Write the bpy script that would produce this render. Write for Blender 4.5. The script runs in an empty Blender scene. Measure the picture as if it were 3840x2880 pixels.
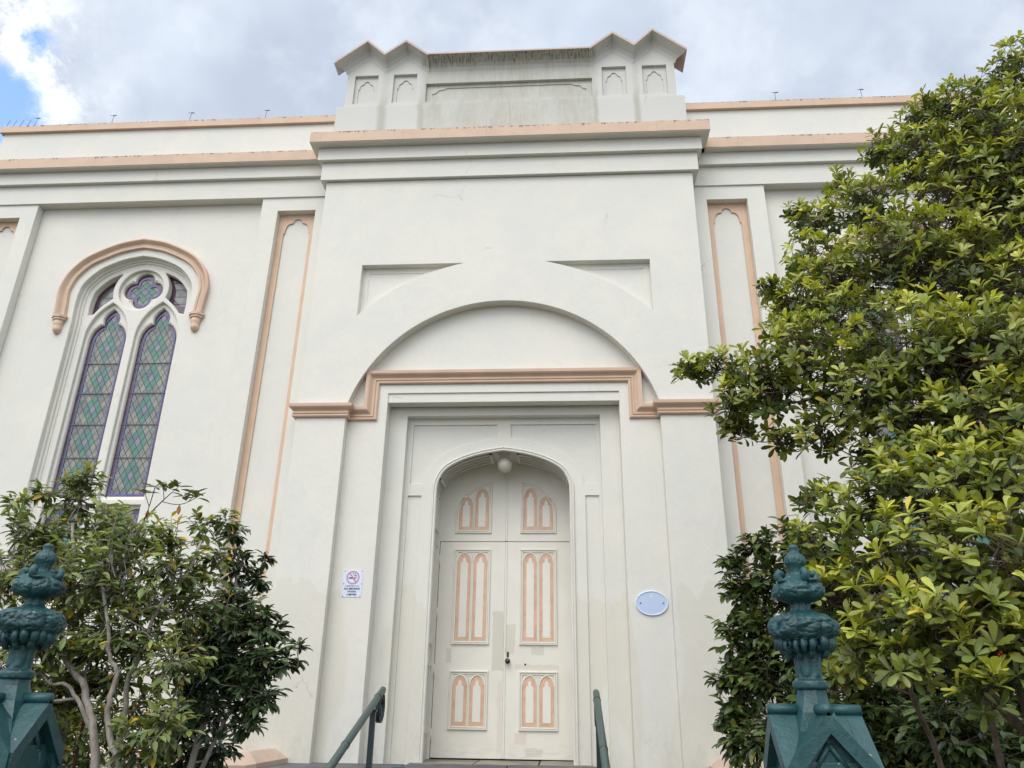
import bpy, bmesh, math, random
import numpy as np
from mathutils import Vector, Matrix
R = math.radians
scene = bpy.context.scene
C = scene.collection

# ------------------------------------------------------------------ camera
CAM = [[0.997925, 0.011618, 0.063327], [0.062858, -0.388657, -0.919236], [0.013933, 0.921309, -0.388581]]
cd = bpy.data.cameras.new('camera'); cam = bpy.data.objects.new('camera', cd); C.objects.link(cam)
m = Matrix.Identity(4)
for i in range(3):
    for j in range(3): m[i][j] = CAM[i][j]
m.translation = (0, 0, 1.6)
cam.matrix_world = m
cd.sensor_width = 36; cd.lens = 27.0; cd.clip_start = 0.05; cd.clip_end = 2000
scene.camera = cam

# ------------------------------------------------------------------ sky, sun, exposure
SUN_EL, SUN_AZ = R(52), R(205)      # high sun behind the photographer, softened by cloud
w = bpy.data.worlds.new('World'); scene.world = w; w.use_nodes = True
nt = w.node_tree; nt.nodes.clear()
class NG:
    def __init__(s, nt): s.nt = nt
    def n(s, t, **k):
        o = s.nt.nodes.new(t)
        for a, b in k.items(): setattr(o, a, b)
        return o
    def l(s, a, b): s.nt.links.new(a, b)
    def inp(s, sock, v):
        if isinstance(v, (int, float)): sock.default_value = v
        elif isinstance(v, (tuple, list)):
            sock.default_value = v if len(v) == len(sock.default_value) else tuple(v) + (1,)
        else: s.l(v, sock)
    def math(s, op, a, b=0.0, c=0.0, clamp=False):
        o = s.n('ShaderNodeMath', operation=op); o.use_clamp = clamp
        s.inp(o.inputs[0], a); s.inp(o.inputs[1], b); s.inp(o.inputs[2], c); return o.outputs[0]
    def vmath(s, op, a, b=(0, 0, 0), out=0):
        o = s.n('ShaderNodeVectorMath', operation=op); s.inp(o.inputs[0], a)
        if isinstance(b, float): s.inp(o.inputs['Scale'], b)
        else: s.inp(o.inputs[1], b)
        return o.outputs[out]
    def mix(s, f, a, b, blend='MIX'):
        o = s.n('ShaderNodeMix', data_type='RGBA', blend_type=blend)
        s.inp(o.inputs[0], f); s.inp(o.inputs[6], a); s.inp(o.inputs[7], b); return o.outputs[2]
    def noise(s, vec, scale, detail=4, rough=0.5, out=0, dist=0.0):
        o = s.n('ShaderNodeTexNoise'); s.inp(o.inputs['Vector'], vec)
        o.inputs['Scale'].default_value = scale; o.inputs['Detail'].default_value = detail
        o.inputs['Roughness'].default_value = rough; o.inputs['Distortion'].default_value = dist
        return o.outputs[out]
    def ramp(s, v, a, b, lo=0.0, hi=1.0, smooth=True):
        o = s.n('ShaderNodeMapRange'); o.interpolation_type = 'SMOOTHSTEP' if smooth else 'LINEAR'
        s.inp(o.inputs[0], v); s.inp(o.inputs[1], a); s.inp(o.inputs[2], b); s.inp(o.inputs[3], lo); s.inp(o.inputs[4], hi)
        return o.outputs[0]
    def mapping(s, vec, scale=(1, 1, 1), loc=(0, 0, 0)):
        o = s.n('ShaderNodeMapping'); s.l(vec, o.inputs[0]); o.inputs['Scale'].default_value = scale
        o.inputs['Location'].default_value = loc; return o.outputs[0]
g = NG(nt)
sky = g.n('ShaderNodeTexSky', sky_type='NISHITA', sun_disc=False, sun_elevation=SUN_EL, sun_rotation=SUN_AZ)
sky.altitude = 50; sky.air_density = 1.0; sky.dust_density = 1.0; sky.ozone_density = 2.0
dirv = g.n('ShaderNodeTexCoord').outputs['Generated']
nz = g.noise(dirv, 6.0, 9, 0.68, out=1)
nzo = g.vmath('SCALE', g.vmath('SUBTRACT', nz, (0.5, 0.5, 0.5)), 0.16)
dd = g.vmath('ADD', dirv, nzo)
def gap(d, r0, r1):
    return g.ramp(g.vmath('DISTANCE', dd, d, out=1), r0, r1, 1.0, 0.0)
blue = g.math('MAXIMUM', g.math('MAXIMUM', gap((-.574, .592, .566), .030, .060), gap((-.530, .5727, .622), .002, .022)), gap((-.90, .38, .35), .18, .34))
lowf = g.noise(dirv, 2.6, 4, 0.55)
hif = g.noise(g.vmath('ADD', dirv, (3.1, 0.4, 1.7)), 7.0, 6, 0.6)
cl = g.mix(g.ramp(lowf, 0.38, 0.62), (5.1, 5.75, 7.0), (6.8, 7.55, 8.7))
cl = g.mix(g.ramp(hif, 0.42, 0.68, 0, 0.55), cl, (8.2, 8.9, 9.7))
# bright broken cloud round the gaps
br = g.math('MULTIPLY', g.ramp(g.vmath('DISTANCE', dd, (-.553, .570, .606), out=1), .05, .12, 1.0, 0.0), g.ramp(g.noise(dirv, 15.0, 8, .68), .40, .56))
cl = g.mix(br, cl, (9.8, 10.2, 10.6))
# cloud deck is brighter toward the sun, overhead and behind the photographer
sep = g.n('ShaderNodeSeparateXYZ'); g.l(dirv, sep.inputs[0])
sund = g.vmath('DOT_PRODUCT', dirv, (-math.sin(SUN_AZ - math.pi) * math.cos(SUN_EL), -math.cos(SUN_AZ - math.pi) * math.cos(SUN_EL), math.sin(SUN_EL)), out=1)
gain = g.math('ADD', 1.0, g.ramp(sund, 0.35, 1.0, 0.0, 1.7))
gm1 = g.math('SUBTRACT', gain, 1.0)
gcol = g.n('ShaderNodeCombineXYZ'); g.l(g.math('ADD', 1.0, g.math('MULTIPLY', gm1, 1.15)), gcol.inputs[0]); g.l(g.math('ADD', 1.0, g.math('MULTIPLY', gm1, 1.0)), gcol.inputs[1]); g.l(g.math('ADD', 1.0, g.math('MULTIPLY', gm1, .875)), gcol.inputs[2])
cl = g.vmath('MULTIPLY', cl, gcol.outputs[0])
skyb = g.vmath('MULTIPLY', sky.outputs[0], (3.2, 3.3, 4.3))
col = g.mix(blue, cl, skyb)
bg = g.n('ShaderNodeBackground'); g.l(col, bg.inputs[0]); bg.inputs[1].default_value = 0.1
out = g.n('ShaderNodeOutputWorld'); g.l(bg.outputs[0], out.inputs[0])

sd = bpy.data.lights.new('sun', 'SUN'); sd.energy = 1.05; sd.angle = R(35); sd.color = (1.0, 0.95, 0.88)
so = bpy.data.objects.new('sun', sd); C.objects.link(so)
sv = Vector((-0.30 * math.cos(SUN_EL), -0.95 * math.cos(SUN_EL), math.sin(SUN_EL)))
so.rotation_euler = sv.to_track_quat('Z', 'Y').to_euler()
scene.view_settings.view_transform = 'Standard'; scene.view_settings.look = 'None'
scene.view_settings.exposure = 0.18; scene.view_settings.gamma = 1
scene.cycles.max_bounces = 6; scene.cycles.diffuse_bounces = 4; scene.cycles.transparent_max_bounces = 8

# ------------------------------------------------------------------ materials
def s2l(c): return tuple(((x / 255) / 12.92 if x / 255 <= .04045 else ((x / 255 + .055) / 1.055) ** 2.4) for x in c)
def mat(name, rough=0.7, spec=0.5):
    mt = bpy.data.materials.new(name); mt.use_nodes = True
    b = mt.node_tree.nodes['Principled BSDF']; b.inputs['Roughness'].default_value = rough
    b.inputs['Specular IOR Level'].default_value = spec
    return mt, NG(mt.node_tree), b
def pos(g): return g.n('ShaderNodeNewGeometry').outputs['Position']
def xyz(g, v):
    s = g.n('ShaderNodeSeparateXYZ'); g.l(v, s.inputs[0]); return s.outputs
def bump(g, b, h, strength=0.3, dist=0.01):
    o = g.n('ShaderNodeBump'); g.l(h, o.inputs['Height']); o.inputs['Strength'].default_value = strength
    o.inputs['Distance'].default_value = dist; g.l(o.outputs[0], b.inputs['Normal'])
def cracks(g, p, scale=0.55, width=0.004, dens=0.62):
    d = g.vmath('ADD', p, g.vmath('SCALE', g.noise(p, 3.0, 5, 0.7, out=1), 0.35))
    v = g.n('ShaderNodeTexVoronoi', feature='DISTANCE_TO_EDGE'); g.l(d, v.inputs['Vector']); v.inputs['Scale'].default_value = scale
    ln = g.ramp(v.outputs['Distance'], 0.0, width, 1.0, 0.0)
    return g.math('MULTIPLY', ln, g.ramp(g.noise(p, 1.3, 3, 0.5), dens, dens + .06))
WALL = (0.715, 0.695, 0.615)
def wall_mat(name, kind='plain'):
    mt, g, b = mat(name, 0.62, 0.3); p = pos(g)
    base = g.mix(g.ramp(g.noise(p, 0.9, 5, 0.6), .35, .7), WALL, (0.675, 0.67, 0.605))
    base = g.mix(g.ramp(g.noise(g.mapping(p, (1, 1, .6)), 1.7, 7, 0.72, dist=.6), .40, .66, 0, .6), base, (0.655, 0.655, 0.605))
    base = g.mix(g.ramp(g.noise(p, 7.0, 6, 0.7), .56, .8, 0, .6), base, (0.61, 0.60, 0.53))
    X, Y, Z = xyz(g, p)
    if kind in ('plain', 'door'):
        # touched-up paint with brushed edges low on the wall
        edge = g.math('ADD', Z, g.math('MULTIPLY', g.math('SUBTRACT', g.noise(g.mapping(p, (1.6, .4, .5)), 2.0, 3, .5), .5), 1.1))
        touched = g.math('MULTIPLY', g.ramp(edge, 2.86, 2.90, 1, 0), g.ramp(g.noise(g.mapping(p, (1.3, 1.0, .35)), 1.5, 1, .3), .42, .46))
        base = g.mix(g.math('MULTIPLY', touched, .6), base, (0.64, 0.62, 0.52))
        grime = g.math('MULTIPLY', g.ramp(Z, 1.0, 1.75, 1, 0), g.ramp(g.noise(g.mapping(p, (3, 3, 1.2)), 3.0, 6, .75), .45, .72))
        base = g.mix(g.math('MULTIPLY', grime, .4), base, (0.42, 0.43, 0.38))
    if kind == 'attic':
        base = g.mix(.75, base, (0.53, 0.535, 0.50))
        st = g.noise(g.mapping(p, (9, 2, .55)), 3.2, 6, .75)
        broad = g.ramp(g.noise(g.mapping(p, (1.4, .6, .25)), 1.6, 3, .5), .36, .58)
        # the wide middle bay sheds water, so it is streaked with lichen
        mid = g.math('MULTIPLY', g.ramp(X, -2.12, -1.98), g.ramp(X, .52, .62, 1, 0))
        wash = g.ramp(g.noise(g.mapping(p, (2.5, 1, 1.1)), 2.2, 7, .75), .3, .7)
        k = g.math('MULTIPLY', g.math('ADD', .28, g.math('ADD', g.math('MULTIPLY', wash, .45), g.math('MULTIPLY', g.ramp(st, .40, .75), .38))), g.math('MULTIPLY', mid, g.ramp(broad, 0, 1, .65, 1.0)))
        for xc, wd in ((-2.62, .10), (1.165, .07), (-2.03, .08), (.56, .06), (-0.7, .03)):
            dx = g.math('ABSOLUTE', g.math('SUBTRACT', g.math('ADD', X, g.math('MULTIPLY', g.math('SUBTRACT', g.noise(g.mapping(p, (0.1, .1, 2)), 2.0, 3), .5), .09)), xc))
            k = g.math('MAXIMUM', k, g.math('MULTIPLY', g.ramp(dx, wd * .2, wd, .85, 0), g.ramp(Z, 10.2, 9.9, .35, 1)))
        base = g.mix(g.math('MULTIPLY', k, .74), base, (0.35, 0.34, 0.26))
        drip = g.noise(g.mapping(p, (30, 4, 0.6)), 2.0, 5, .8)
        top = g.math('MULTIPLY', g.ramp(g.math('ADD', Z, g.math('MULTIPLY', drip, .35)), 10.80, 10.93), mid)
        base = g.mix(g.math('MULTIPLY', g.math('MULTIPLY', top, g.ramp(drip, .47, .60)), .88), base, (0.075, 0.08, 0.06))
    cr = cracks(g, p)
    base = g.mix(g.math('MULTIPLY', cr, .42), base, (0.30, 0.29, 0.26))
    g.l(base, b.inputs['Base Color'])
    h = g.math('ADD', g.noise(g.mapping(p, (1, 1, .7)), 3.0, 7, .66), g.math('MULTIPLY', g.noise(p, 48.0, 4, .6), .07))
    h = g.math('SUBTRACT', h, g.math('MULTIPLY', cr, .2))
    bump(g, b, h, .62, .018)
    return mt
def peach_mat(name, top=None, col=(0.625, 0.460, 0.335)):
    mt, g, b = mat(name, 0.6, 0.35); p = pos(g)
    base = g.mix(g.ramp(g.noise(p, 3.0, 5, 0.6), .35, .7), col, tuple(c * .9 for c in col))
    X, Y, Z = xyz(g, p)
    if top:
        dr = g.noise(g.mapping(p, (11, 2, 1.2)), 1.7, 6, .8)
        edge = g.math('ADD', Z, g.math('MULTIPLY', g.math('SUBTRACT', dr, .5), .26))
        k = g.math('MULTIPLY', g.ramp(edge, top - .012, top + .012), g.ramp(g.noise(g.mapping(p, (2.2, 1, 1)), 1.0, 3, .7), .40, .52))
        base = g.mix(g.math('MULTIPLY', k, .85), base, (0.06, 0.055, 0.045))
        jx = g.math('FRACT', g.math('MULTIPLY', g.math('ADD', X, 20.3), .83))
        j = g.math('MULTIPLY', g.ramp(jx, 0.0, .008, 1, 0), .45)
        base = g.mix(j, base, (0.25, .2, .16))
        base = g.mix(g.ramp(g.noise(p, 5.0, 6, .8), .56, .8, 0, .35), base, (0.45, 0.36, 0.30))
    g.l(base, b.inputs['Base Color'])
    bump(g, b, g.noise(p, 6.0, 5, .6), .25, .006)
    return mt
M = {}
M['wall'] = wall_mat('painted_render'); M['attic'] = wall_mat('weathered_render', 'attic'); M['trim'] = wall_mat('painted_trim', 'trim')
M['peach'] = peach_mat('peach_paint'); M['peach_n'] = peach_mat('peach_niche', None, (.665, .475, .335)); M['peach_c'] = peach_mat('peach_cornice', 9.27); M['peach_p'] = peach_mat('peach_coping', 10.03); M['peach_g'] = peach_mat('peach_gable', 11.12, (.53, .42, .36))
def simple(name, col, rough=.5, spec=.5, metal=0.0, nscale=8.0, var=.8, b_=.15, bd=.004):
    mt, g, b = mat(name, rough, spec); b.inputs['Metallic'].default_value = metal
    p = g.n('ShaderNodeTexCoord').outputs['Object']
    g.l(g.mix(g.ramp(g.noise(p, nscale, 5, .65), .35, .7), col, tuple(c * var for c in col)), b.inputs['Base Color'])
    if b_: bump(g, b, g.noise(p, nscale * 2.2, 5, .6), b_, bd)
    return mt
M['soffit'] = M['trim']
M['doorpeach'] = simple('door_peach', (0.72, 0.465, 0.315), .5)
def door_mat():
    mt, g, b = mat('door_paint', .45, .45); p = pos(g)
    base = g.mix(g.ramp(g.noise(p, 2.0, 4, .6), .35, .7), (0.775, 0.755, 0.665), (0.735, 0.71, 0.62))
    X, Y, Z = xyz(g, p)
    def box(x0, x1, z0, z1, s=.02):
        wob = g.vmath('SUBTRACT', g.noise(p, 9.0, 2, .5, out=1), (.5, .5, .5)); wx = xyz(g, g.vmath('SCALE', wob, .06))
        xx = g.math('ADD', X, wx[0]); zz = g.math('ADD', Z, wx[2])
        return g.math('MULTIPLY', g.math('MULTIPLY', g.ramp(xx, x0 - s / 2, x0 + s / 2), g.ramp(xx, x1 - s / 2, x1 + s / 2, 1, 0)), g.math('MULTIPLY', g.ramp(zz, z0 - s / 2, z0 + s / 2), g.ramp(zz, z1 - s / 2, z1 + s / 2, 1, 0)))
    for bx, c, k in (((-.885, -.745, 2.02, 2.72), (0.554, 0.535, 0.424), .65), ((-.72, -.60, 2.22, 2.56), (0.571, 0.552, 0.440), .6), ((-1.46, -1.385, 2.1, 2.28), (0.521, 0.506, 0.416), .5),
                     ((-.40, -.24, 2.20, 2.30), (0.504, 0.490, 0.424), .5), ((-.60, -.07, 2.03, 2.09), (0.605, 0.531, 0.448), .5), ((-.60, -.46, 1.2, 1.33), (0.655, 0.548, 0.464), .5),
                     ((-.81, -.75, 1.1, 1.9), (0.630, 0.539, 0.480), .4), ((-.46, -.27, 1.08, 1.16), (0.571, 0.523, 0.448), .5)):
        base = g.mix(g.math('MULTIPLY', box(*bx), k), base, c)
    gr = g.math('MULTIPLY', g.ramp(Z, 1.03, 1.35, 1, 0), g.ramp(g.noise(g.mapping(p, (2, 2, 8)), 3.0, 6, .7), .4, .7))
    base = g.mix(g.math('MULTIPLY', gr, .35), base, (.45, .43, .36))
    g.l(base, b.inputs['Base Color'])
    bump(g, b, g.noise(g.mapping(p, (14, 14, 1.2)), 2.0, 4, .6), .2, .003)
    return mt
M['door'] = door_mat()
M['crevice'] = simple('dark_gap', (0.03, 0.028, 0.025), .9, .1)
M['bronze'] = simple('aged_bronze', (0.10, 0.07, 0.05), .35, .5, .8, 20)
M['lampglass'] = simple('opal_glass', (0.62, 0.62, 0.50), .25, .5, 0, 4, .85, 0)
M['lead'] = simple('lead_came', (0.11, 0.12, 0.15), .5, .4)
def glass(name, c1, c2, rough=.12):
    mt, g, b = mat(name, rough, .6); p = pos(g)
    g.l(g.mix(g.ramp(g.noise(p, 6.0, 4, .6), .35, .65), c1, c2), b.inputs['Base Color'])
    bump(g, b, g.noise(p, 9.0, 2, .5), .12, .01); b.inputs['Coat Weight'].default_value = .3
    return mt
M['gl_clear'] = glass('clear_leaded_glass', (.22, .24, .205), (.12, .135, .13))
M['gl_warm'] = glass('cream_leaded_glass', (.27, .26, .19), (.18, .18, .15))
M['gl_green'] = glass('green_glass', (.055, .22, .14), (.06, .15, .13))
M['gl_mauve'] = glass('mauve_glass', (.24, .19, .26), (.20, .16, .24))
M['gl_purple'] = glass('purple_glass', (.085, .045, .075), (.15, .055, .085))
M['gl_blue'] = glass('blue_glass', (.05, .055, .24), (.09, .10, .30))
def iron():
    mt, g, b = mat('teal_painted_iron', .38, .5); p = g.n('ShaderNodeTexCoord').outputs['Object']
    c = g.mix(g.ramp(g.noise(p, 9.0, 5, .65), .35, .7), (.015, .076, .078), (.009, .047, .052))
    c = g.mix(g.ramp(g.noise(p, 30.0, 6, .75), .56, .72, 0, .6), c, (.05, .11, .10))
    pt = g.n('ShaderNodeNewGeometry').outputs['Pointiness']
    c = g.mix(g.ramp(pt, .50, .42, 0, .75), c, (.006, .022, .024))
    c = g.mix(g.ramp(g.noise(p, 55.0, 3, .6), .70, .74, 0, .8), c, (.35, .33, .28))
    g.l(c, b.inputs['Base Color'])
    bump(g, b, g.math('ADD', g.noise(p, 34.0, 7, .68), g.math('MULTIPLY', g.noise(p, 160.0, 2, .5), .15)), .6, .006)
    return mt
M['iron'] = iron()
M['rail'] = simple('grey_green_rail', (0.060, 0.090, 0.078), .38, .5, 0, 14, .8)
M['railpost'] = simple('dark_teal_steel', (0.007, 0.022, 0.026), .4, .5, 0, 14, .8)
M['wire'] = simple('dark_wire', (0.05, 0.05, 0.06), .5, .4)
def stone():
    mt, g, b = mat('bluestone_paving', .75, .3); p = pos(g)
    c = g.mix(g.ramp(g.noise(p, 2.5, 6, .7), .3, .7), (.075, .075, .085), (.15, .145, .14))
    g.l(c, b.inputs['Base Color']); bump(g, b, g.noise(p, 12.0, 6, .7), .5, .01); return mt
M['stone'] = stone()
M['stone_light'] = simple('worn_sandstone', (.30, .27, .22), .8, .3, 0, 3, .6)
M['paving'] = simple('sandstone_paving', (.16, .125, .085), .85, .2, 0, 2, .8)
def soil():
    mt, g, b = mat('garden_soil', .95, .1); p = pos(g)
    g.l(g.mix(g.ramp(g.noise(p, 6.0, 6, .7), .35, .65), (.035, .028, .02), (.07, .055, .035)), b.inputs['Base Color'])
    bump(g, b, g.noise(p, 14.0, 6, .7), .8, .03); return mt
M['soil'] = soil()
M['grass'] = simple('lawn', (.05, .055, .02), .9, .1, 0, 1.5, .7)
def bark(name, c1, c2):
    mt, g, b = mat(name, .85, .15); p = pos(g)
    g.l(g.mix(g.ramp(g.noise(g.mapping(p, (1, 1, .35)), 22.0, 6, .7), .35, .65), c1, c2), b.inputs['Base Color'])
    bump(g, b, g.noise(g.mapping(p, (1, 1, .4)), 40.0, 5, .7), .5, .006); return mt
M['bark_pale'] = bark('pale_bark', (.34, .31, .27), (.20, .18, .15))
M['bark_dark'] = bark('dark_bark', (.15, .115, .085), (.07, .055, .042))
M['twig_red'] = bark('red_twig', (.10, .05, .045), (.06, .035, .03))
def leafmat(name, rough=.35, trans=.25):
    mt, g, b = mat(name, rough, .5)
    a = g.n('ShaderNodeAttribute', attribute_name='leafcol').outputs['Color']
    p = pos(g)
    c = g.mix(g.ramp(g.noise(p, 60.0, 3, .6), .4, .7, 0, .22), a, (.20, .20, .06))
    g.l(c, b.inputs['Base Color'])
    tr = g.n('ShaderNodeBsdfTranslucent'); g.l(g.mix(1.0, c, (1.2, 1.25, .5), 'MULTIPLY'), tr.inputs[0])
    mx = g.n('ShaderNodeMixShader'); mx.inputs[0].default_value = trans
    g.l(b.outputs[0], mx.inputs[1]); g.l(tr.outputs[0], mx.inputs[2])
    g.l(mx.outputs[0], mt.node_tree.nodes['Material Output'].inputs[0]); return mt
M['leaf'] = leafmat('magnolia_leaf', .42, .28); M['leaf_glossy'] = leafmat('camellia_leaf', .27, .15)
M['berry'] = simple('red_seed', (.45, .03, .02), .4)
M['sign_white'] = simple('sign_enamel', (.66, .72, .84), .3, .5, 0, 3, .96, 0)
M['sign_blue'] = simple('plaque_blue', (.50, .60, .79), .25, .5, 0, 3, .95, 0)
M['sign_rim'] = simple('plaque_rim', (.64, .72, .86), .25, .5, 0, 3, .95, 0)
M['sign_red'] = simple('faded_red', (.55, .27, .36), .4, .4, 0, 8, .95, 0)
M['ink'] = simple('sign_ink', (.03, .05, .09), .5, .3, 0, 8, .9, 0)
M['screw'] = simple('screw_head', (.012, .012, .02), .5)
M['beige'] = simple('beige_coping_paint', (.56, .425, .33), .6, .35, 0, 3, .85)

# ------------------------------------------------------------------ mesh building
def tagobj(o, label=None, cat=None, group=None, kind=None):
    for k, v in (('label', label), ('category', cat), ('group', group), ('kind', kind)):
        if v: o[k] = v
    return o
def empty(name, loc, label, cat, group=None):
    o = bpy.data.objects.new(name, None); C.objects.link(o); o.location = loc; o.empty_display_size = .2
    return tagobj(o, label, cat, group)
def wloc(o):
    v = Vector((0, 0, 0))
    while o is not None: v += o.location; o = o.parent
    return v
def sm_points(pts, n=6, closed=False):
    """Catmull-Rom through pts"""
    out = []; N = len(pts)
    for i in range(N if closed else N - 1):
        P = [pts[(i + k) % N] if closed else pts[min(max(i + k, 0), N - 1)] for k in (-1, 0, 1, 2)]
        for j in range(n):
            t = j / n
            out.append(tuple(.5 * ((2 * P[1][a]) + (-P[0][a] + P[2][a]) * t + (2 * P[0][a] - 5 * P[1][a] + 4 * P[2][a] - P[3][a]) * t * t + (-P[0][a] + 3 * P[1][a] - 3 * P[2][a] + P[3][a]) * t ** 3) for a in range(len(pts[0]))))
    if not closed: out.append(tuple(pts[-1]))
    return out
def arc(cx, cz, r, a0, a1, n=32):
    return [(cx + r * math.cos(R(a0 + (a1 - a0) * i / n)), cz + r * math.sin(R(a0 + (a1 - a0) * i / n))) for i in range(n + 1)]
def rect(x0, z0, x1, z1): return [(x0, z0), (x1, z0), (x1, z1), (x0, z1)]
class MB:
    def __init__(s): s.v = []; s.f = []; s.m = []; s.s = []; s.mats = []
    def mi(s, m):
        m = M[m] if isinstance(m, str) else m
        if m not in s.mats: s.mats.append(m)
        return s.mats.index(m)
    def add(s, verts, faces, m, smooth=False):
        o = len(s.v); s.v += [tuple(v) for v in verts]; k = s.mi(m)
        for f in faces: s.f.append(tuple(i + o for i in f)); s.m.append(k); s.s.append(smooth)
        return s
    def box(s, x0, x1, y0, y1, z0, z1, m, bev=0.0):
        if bev <= 0:
            V = [(x, y, z) for x in (x0, x1) for y in (y0, y1) for z in (z0, z1)]
            F = [(0, 1, 3, 2), (4, 6, 7, 5), (0, 4, 5, 1), (2, 3, 7, 6), (0, 2, 6, 4), (1, 5, 7, 3)]
            return s.add(V, F, m)
        bm = bmesh.new(); bmesh.ops.create_cube(bm, size=1)
        for v in bm.verts: v.co = ((x0 + x1) / 2 + v.co.x * (x1 - x0), (y0 + y1) / 2 + v.co.y * (y1 - y0), (z0 + z1) / 2 + v.co.z * (z1 - z0))
        bmesh.ops.bevel(bm, geom=bm.edges[:], offset=bev, segments=2, affect='EDGES', profile=.7)
        bm.verts.index_update()
        s.add([v.co[:] for v in bm.verts], [[v.index for v in f.verts] for f in bm.faces], m); bm.free(); return s
    def plate(s, loops, y0, y1, m, bev=0.0):
        """filled XZ outline(s) (first outer, the rest holes) from y0 (front) to y1 (back)"""
        cu = bpy.data.curves.new('c', 'CURVE'); cu.dimensions = '2D'; cu.fill_mode = 'BOTH'
        for L in loops:
            sp = cu.splines.new('POLY'); sp.points.add(len(L) - 1)
            for p, q in zip(sp.points, L): p.co = (q[0], q[1], 0, 1)
            sp.use_cyclic_u = True
        t = (y1 - y0) / 2
        bev = min(bev, t * .9)
        cu.extrude = t - bev; cu.bevel_depth = bev; cu.bevel_resolution = 1; cu.offset = -bev
        ob = bpy.data.objects.new('c', cu); me = bpy.data.meshes.new_from_object(ob)
        yc = (y0 + y1) / 2
        s.add([(v.co.x, yc - v.co.z, v.co.y) for v in me.vertices], [list(p.vertices) for p in me.polygons], m)
        bpy.data.objects.remove(ob); bpy.data.curves.remove(cu); bpy.data.meshes.remove(me); return s
    def sweep(s, path, prof, m, closed=False, plane='XZ', base=0.0, smooth=False, caps=True):
        """prof = (u along the left in-plane normal, v off the plane). XZ: v goes toward -Y from base; XY: v goes up from base."""
        n = len(path); V = []; F = []; K = len(prof)
        for i in range(n):
            a = path[i - 1] if (i > 0 or closed) else None; b = path[(i + 1) % n] if (i < n - 1 or closed) else None; p = path[i]
            def nr(q, r):
                d = (r[0] - q[0], r[1] - q[1]); L = math.hypot(*d) or 1e-9; return (-d[1] / L, d[0] / L)
            if a is None: nx, ny = nr(p, b)
            elif b is None: nx, ny = nr(a, p)
            else:
                n1 = nr(a, p); n2 = nr(p, b); sx, sy = n1[0] + n2[0], n1[1] + n2[1]; L = math.hypot(sx, sy) or 1e-9
                sx /= L; sy /= L; k = 1 / max(.25, sx * n1[0] + sy * n1[1]); nx, ny = sx * k, sy * k
            for u, v in prof:
                if plane == 'XZ': V.append((p[0] + nx * u, base - v, p[1] + ny * u))
                else: V.append((p[0] + nx * u, p[1] + ny * u, base + v))
        for i in range(n if closed else n - 1):
            j = (i + 1) % n
            for k in range(K - 1): F.append((i * K + k, j * K + k, j * K + k + 1, i * K + k + 1))
        if caps and not closed: F.append(tuple(range(K))); F.append(tuple((n - 1) * K + k for k in range(K)))
        return s.add(V, F, m, smooth)
    def tube(s, pts, rad, m, seg=8, smooth=True, caps=True):
        P = [Vector(p) for p in pts]; n = len(P); V = []; F = []; up = None
        for i in range(n):
            t = (P[min(i + 1, n - 1)] - P[max(i - 1, 0)]).normalized()
            if up is None:
                up = t.orthogonal().normalized()
            else:
                up = (up - t * up.dot(t)); up = up.normalized() if up.length > 1e-6 else t.orthogonal().normalized()
            sd = t.cross(up); r = rad[i] if isinstance(rad, (list, tuple)) else rad
            for k in range(seg):
                a = 2 * math.pi * k / seg; V.append(P[i] + (up * math.cos(a) + sd * math.sin(a)) * r)
        for i in range(n - 1):
            for k in range(seg):
                k2 = (k + 1) % seg; F.append((i * seg + k, i * seg + k2, (i + 1) * seg + k2, (i + 1) * seg + k))
        if caps: F.append(tuple(range(seg))[::-1]); F.append(tuple((n - 1) * seg + k for k in range(seg)))
        return s.add(V, F, m, smooth)
    def lathe(s, prof, cx, cy, m, seg=48, mod=None, axis='Z', smooth=True):
        V = []; F = []; n = len(prof)
        for i, (r, z) in enumerate(prof):
            for k in range(seg):
                a = 2 * math.pi * k / seg; rr = r * (mod(a, z) if mod else 1)
                if axis == 'Z': V.append((cx + rr * math.cos(a), cy + rr * math.sin(a), z))
                else: V.append((cx + rr * math.cos(a), z, cy + rr * math.sin(a)))
        for i in range(n - 1):
            for k in range(seg):
                k2 = (k + 1) % seg; F.append((i * seg + k, i * seg + k2, (i + 1) * seg + k2, (i + 1) * seg + k))
        F.append(tuple(range(seg))); F.append(tuple((n - 1) * seg + k for k in range(seg)))
        return s.add(V, F, m, smooth)
    def build(s, name, parent=None, label=None):
        me = bpy.data.meshes.new(name); o = bpy.data.objects.new(name, me); C.objects.link(o)
        if parent is not None: o.parent = parent
        b = wloc(parent) if parent is not None else Vector((0, 0, 0))
        V = np.array(s.v, dtype=np.float64) - np.array(b)
        me.from_pydata(V.tolist(), [], s.f)
        for q in s.mats: me.materials.append(q)
        me.polygons.foreach_set('material_index', s.m); me.polygons.foreach_set('use_smooth', s.s)
        me.update()
        bm = bmesh.new(); bm.from_mesh(me); bmesh.ops.recalc_face_normals(bm, faces=bm.faces[:]); bm.to_mesh(me); bm.free()
        if label: o['label'] = label
        return o

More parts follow.
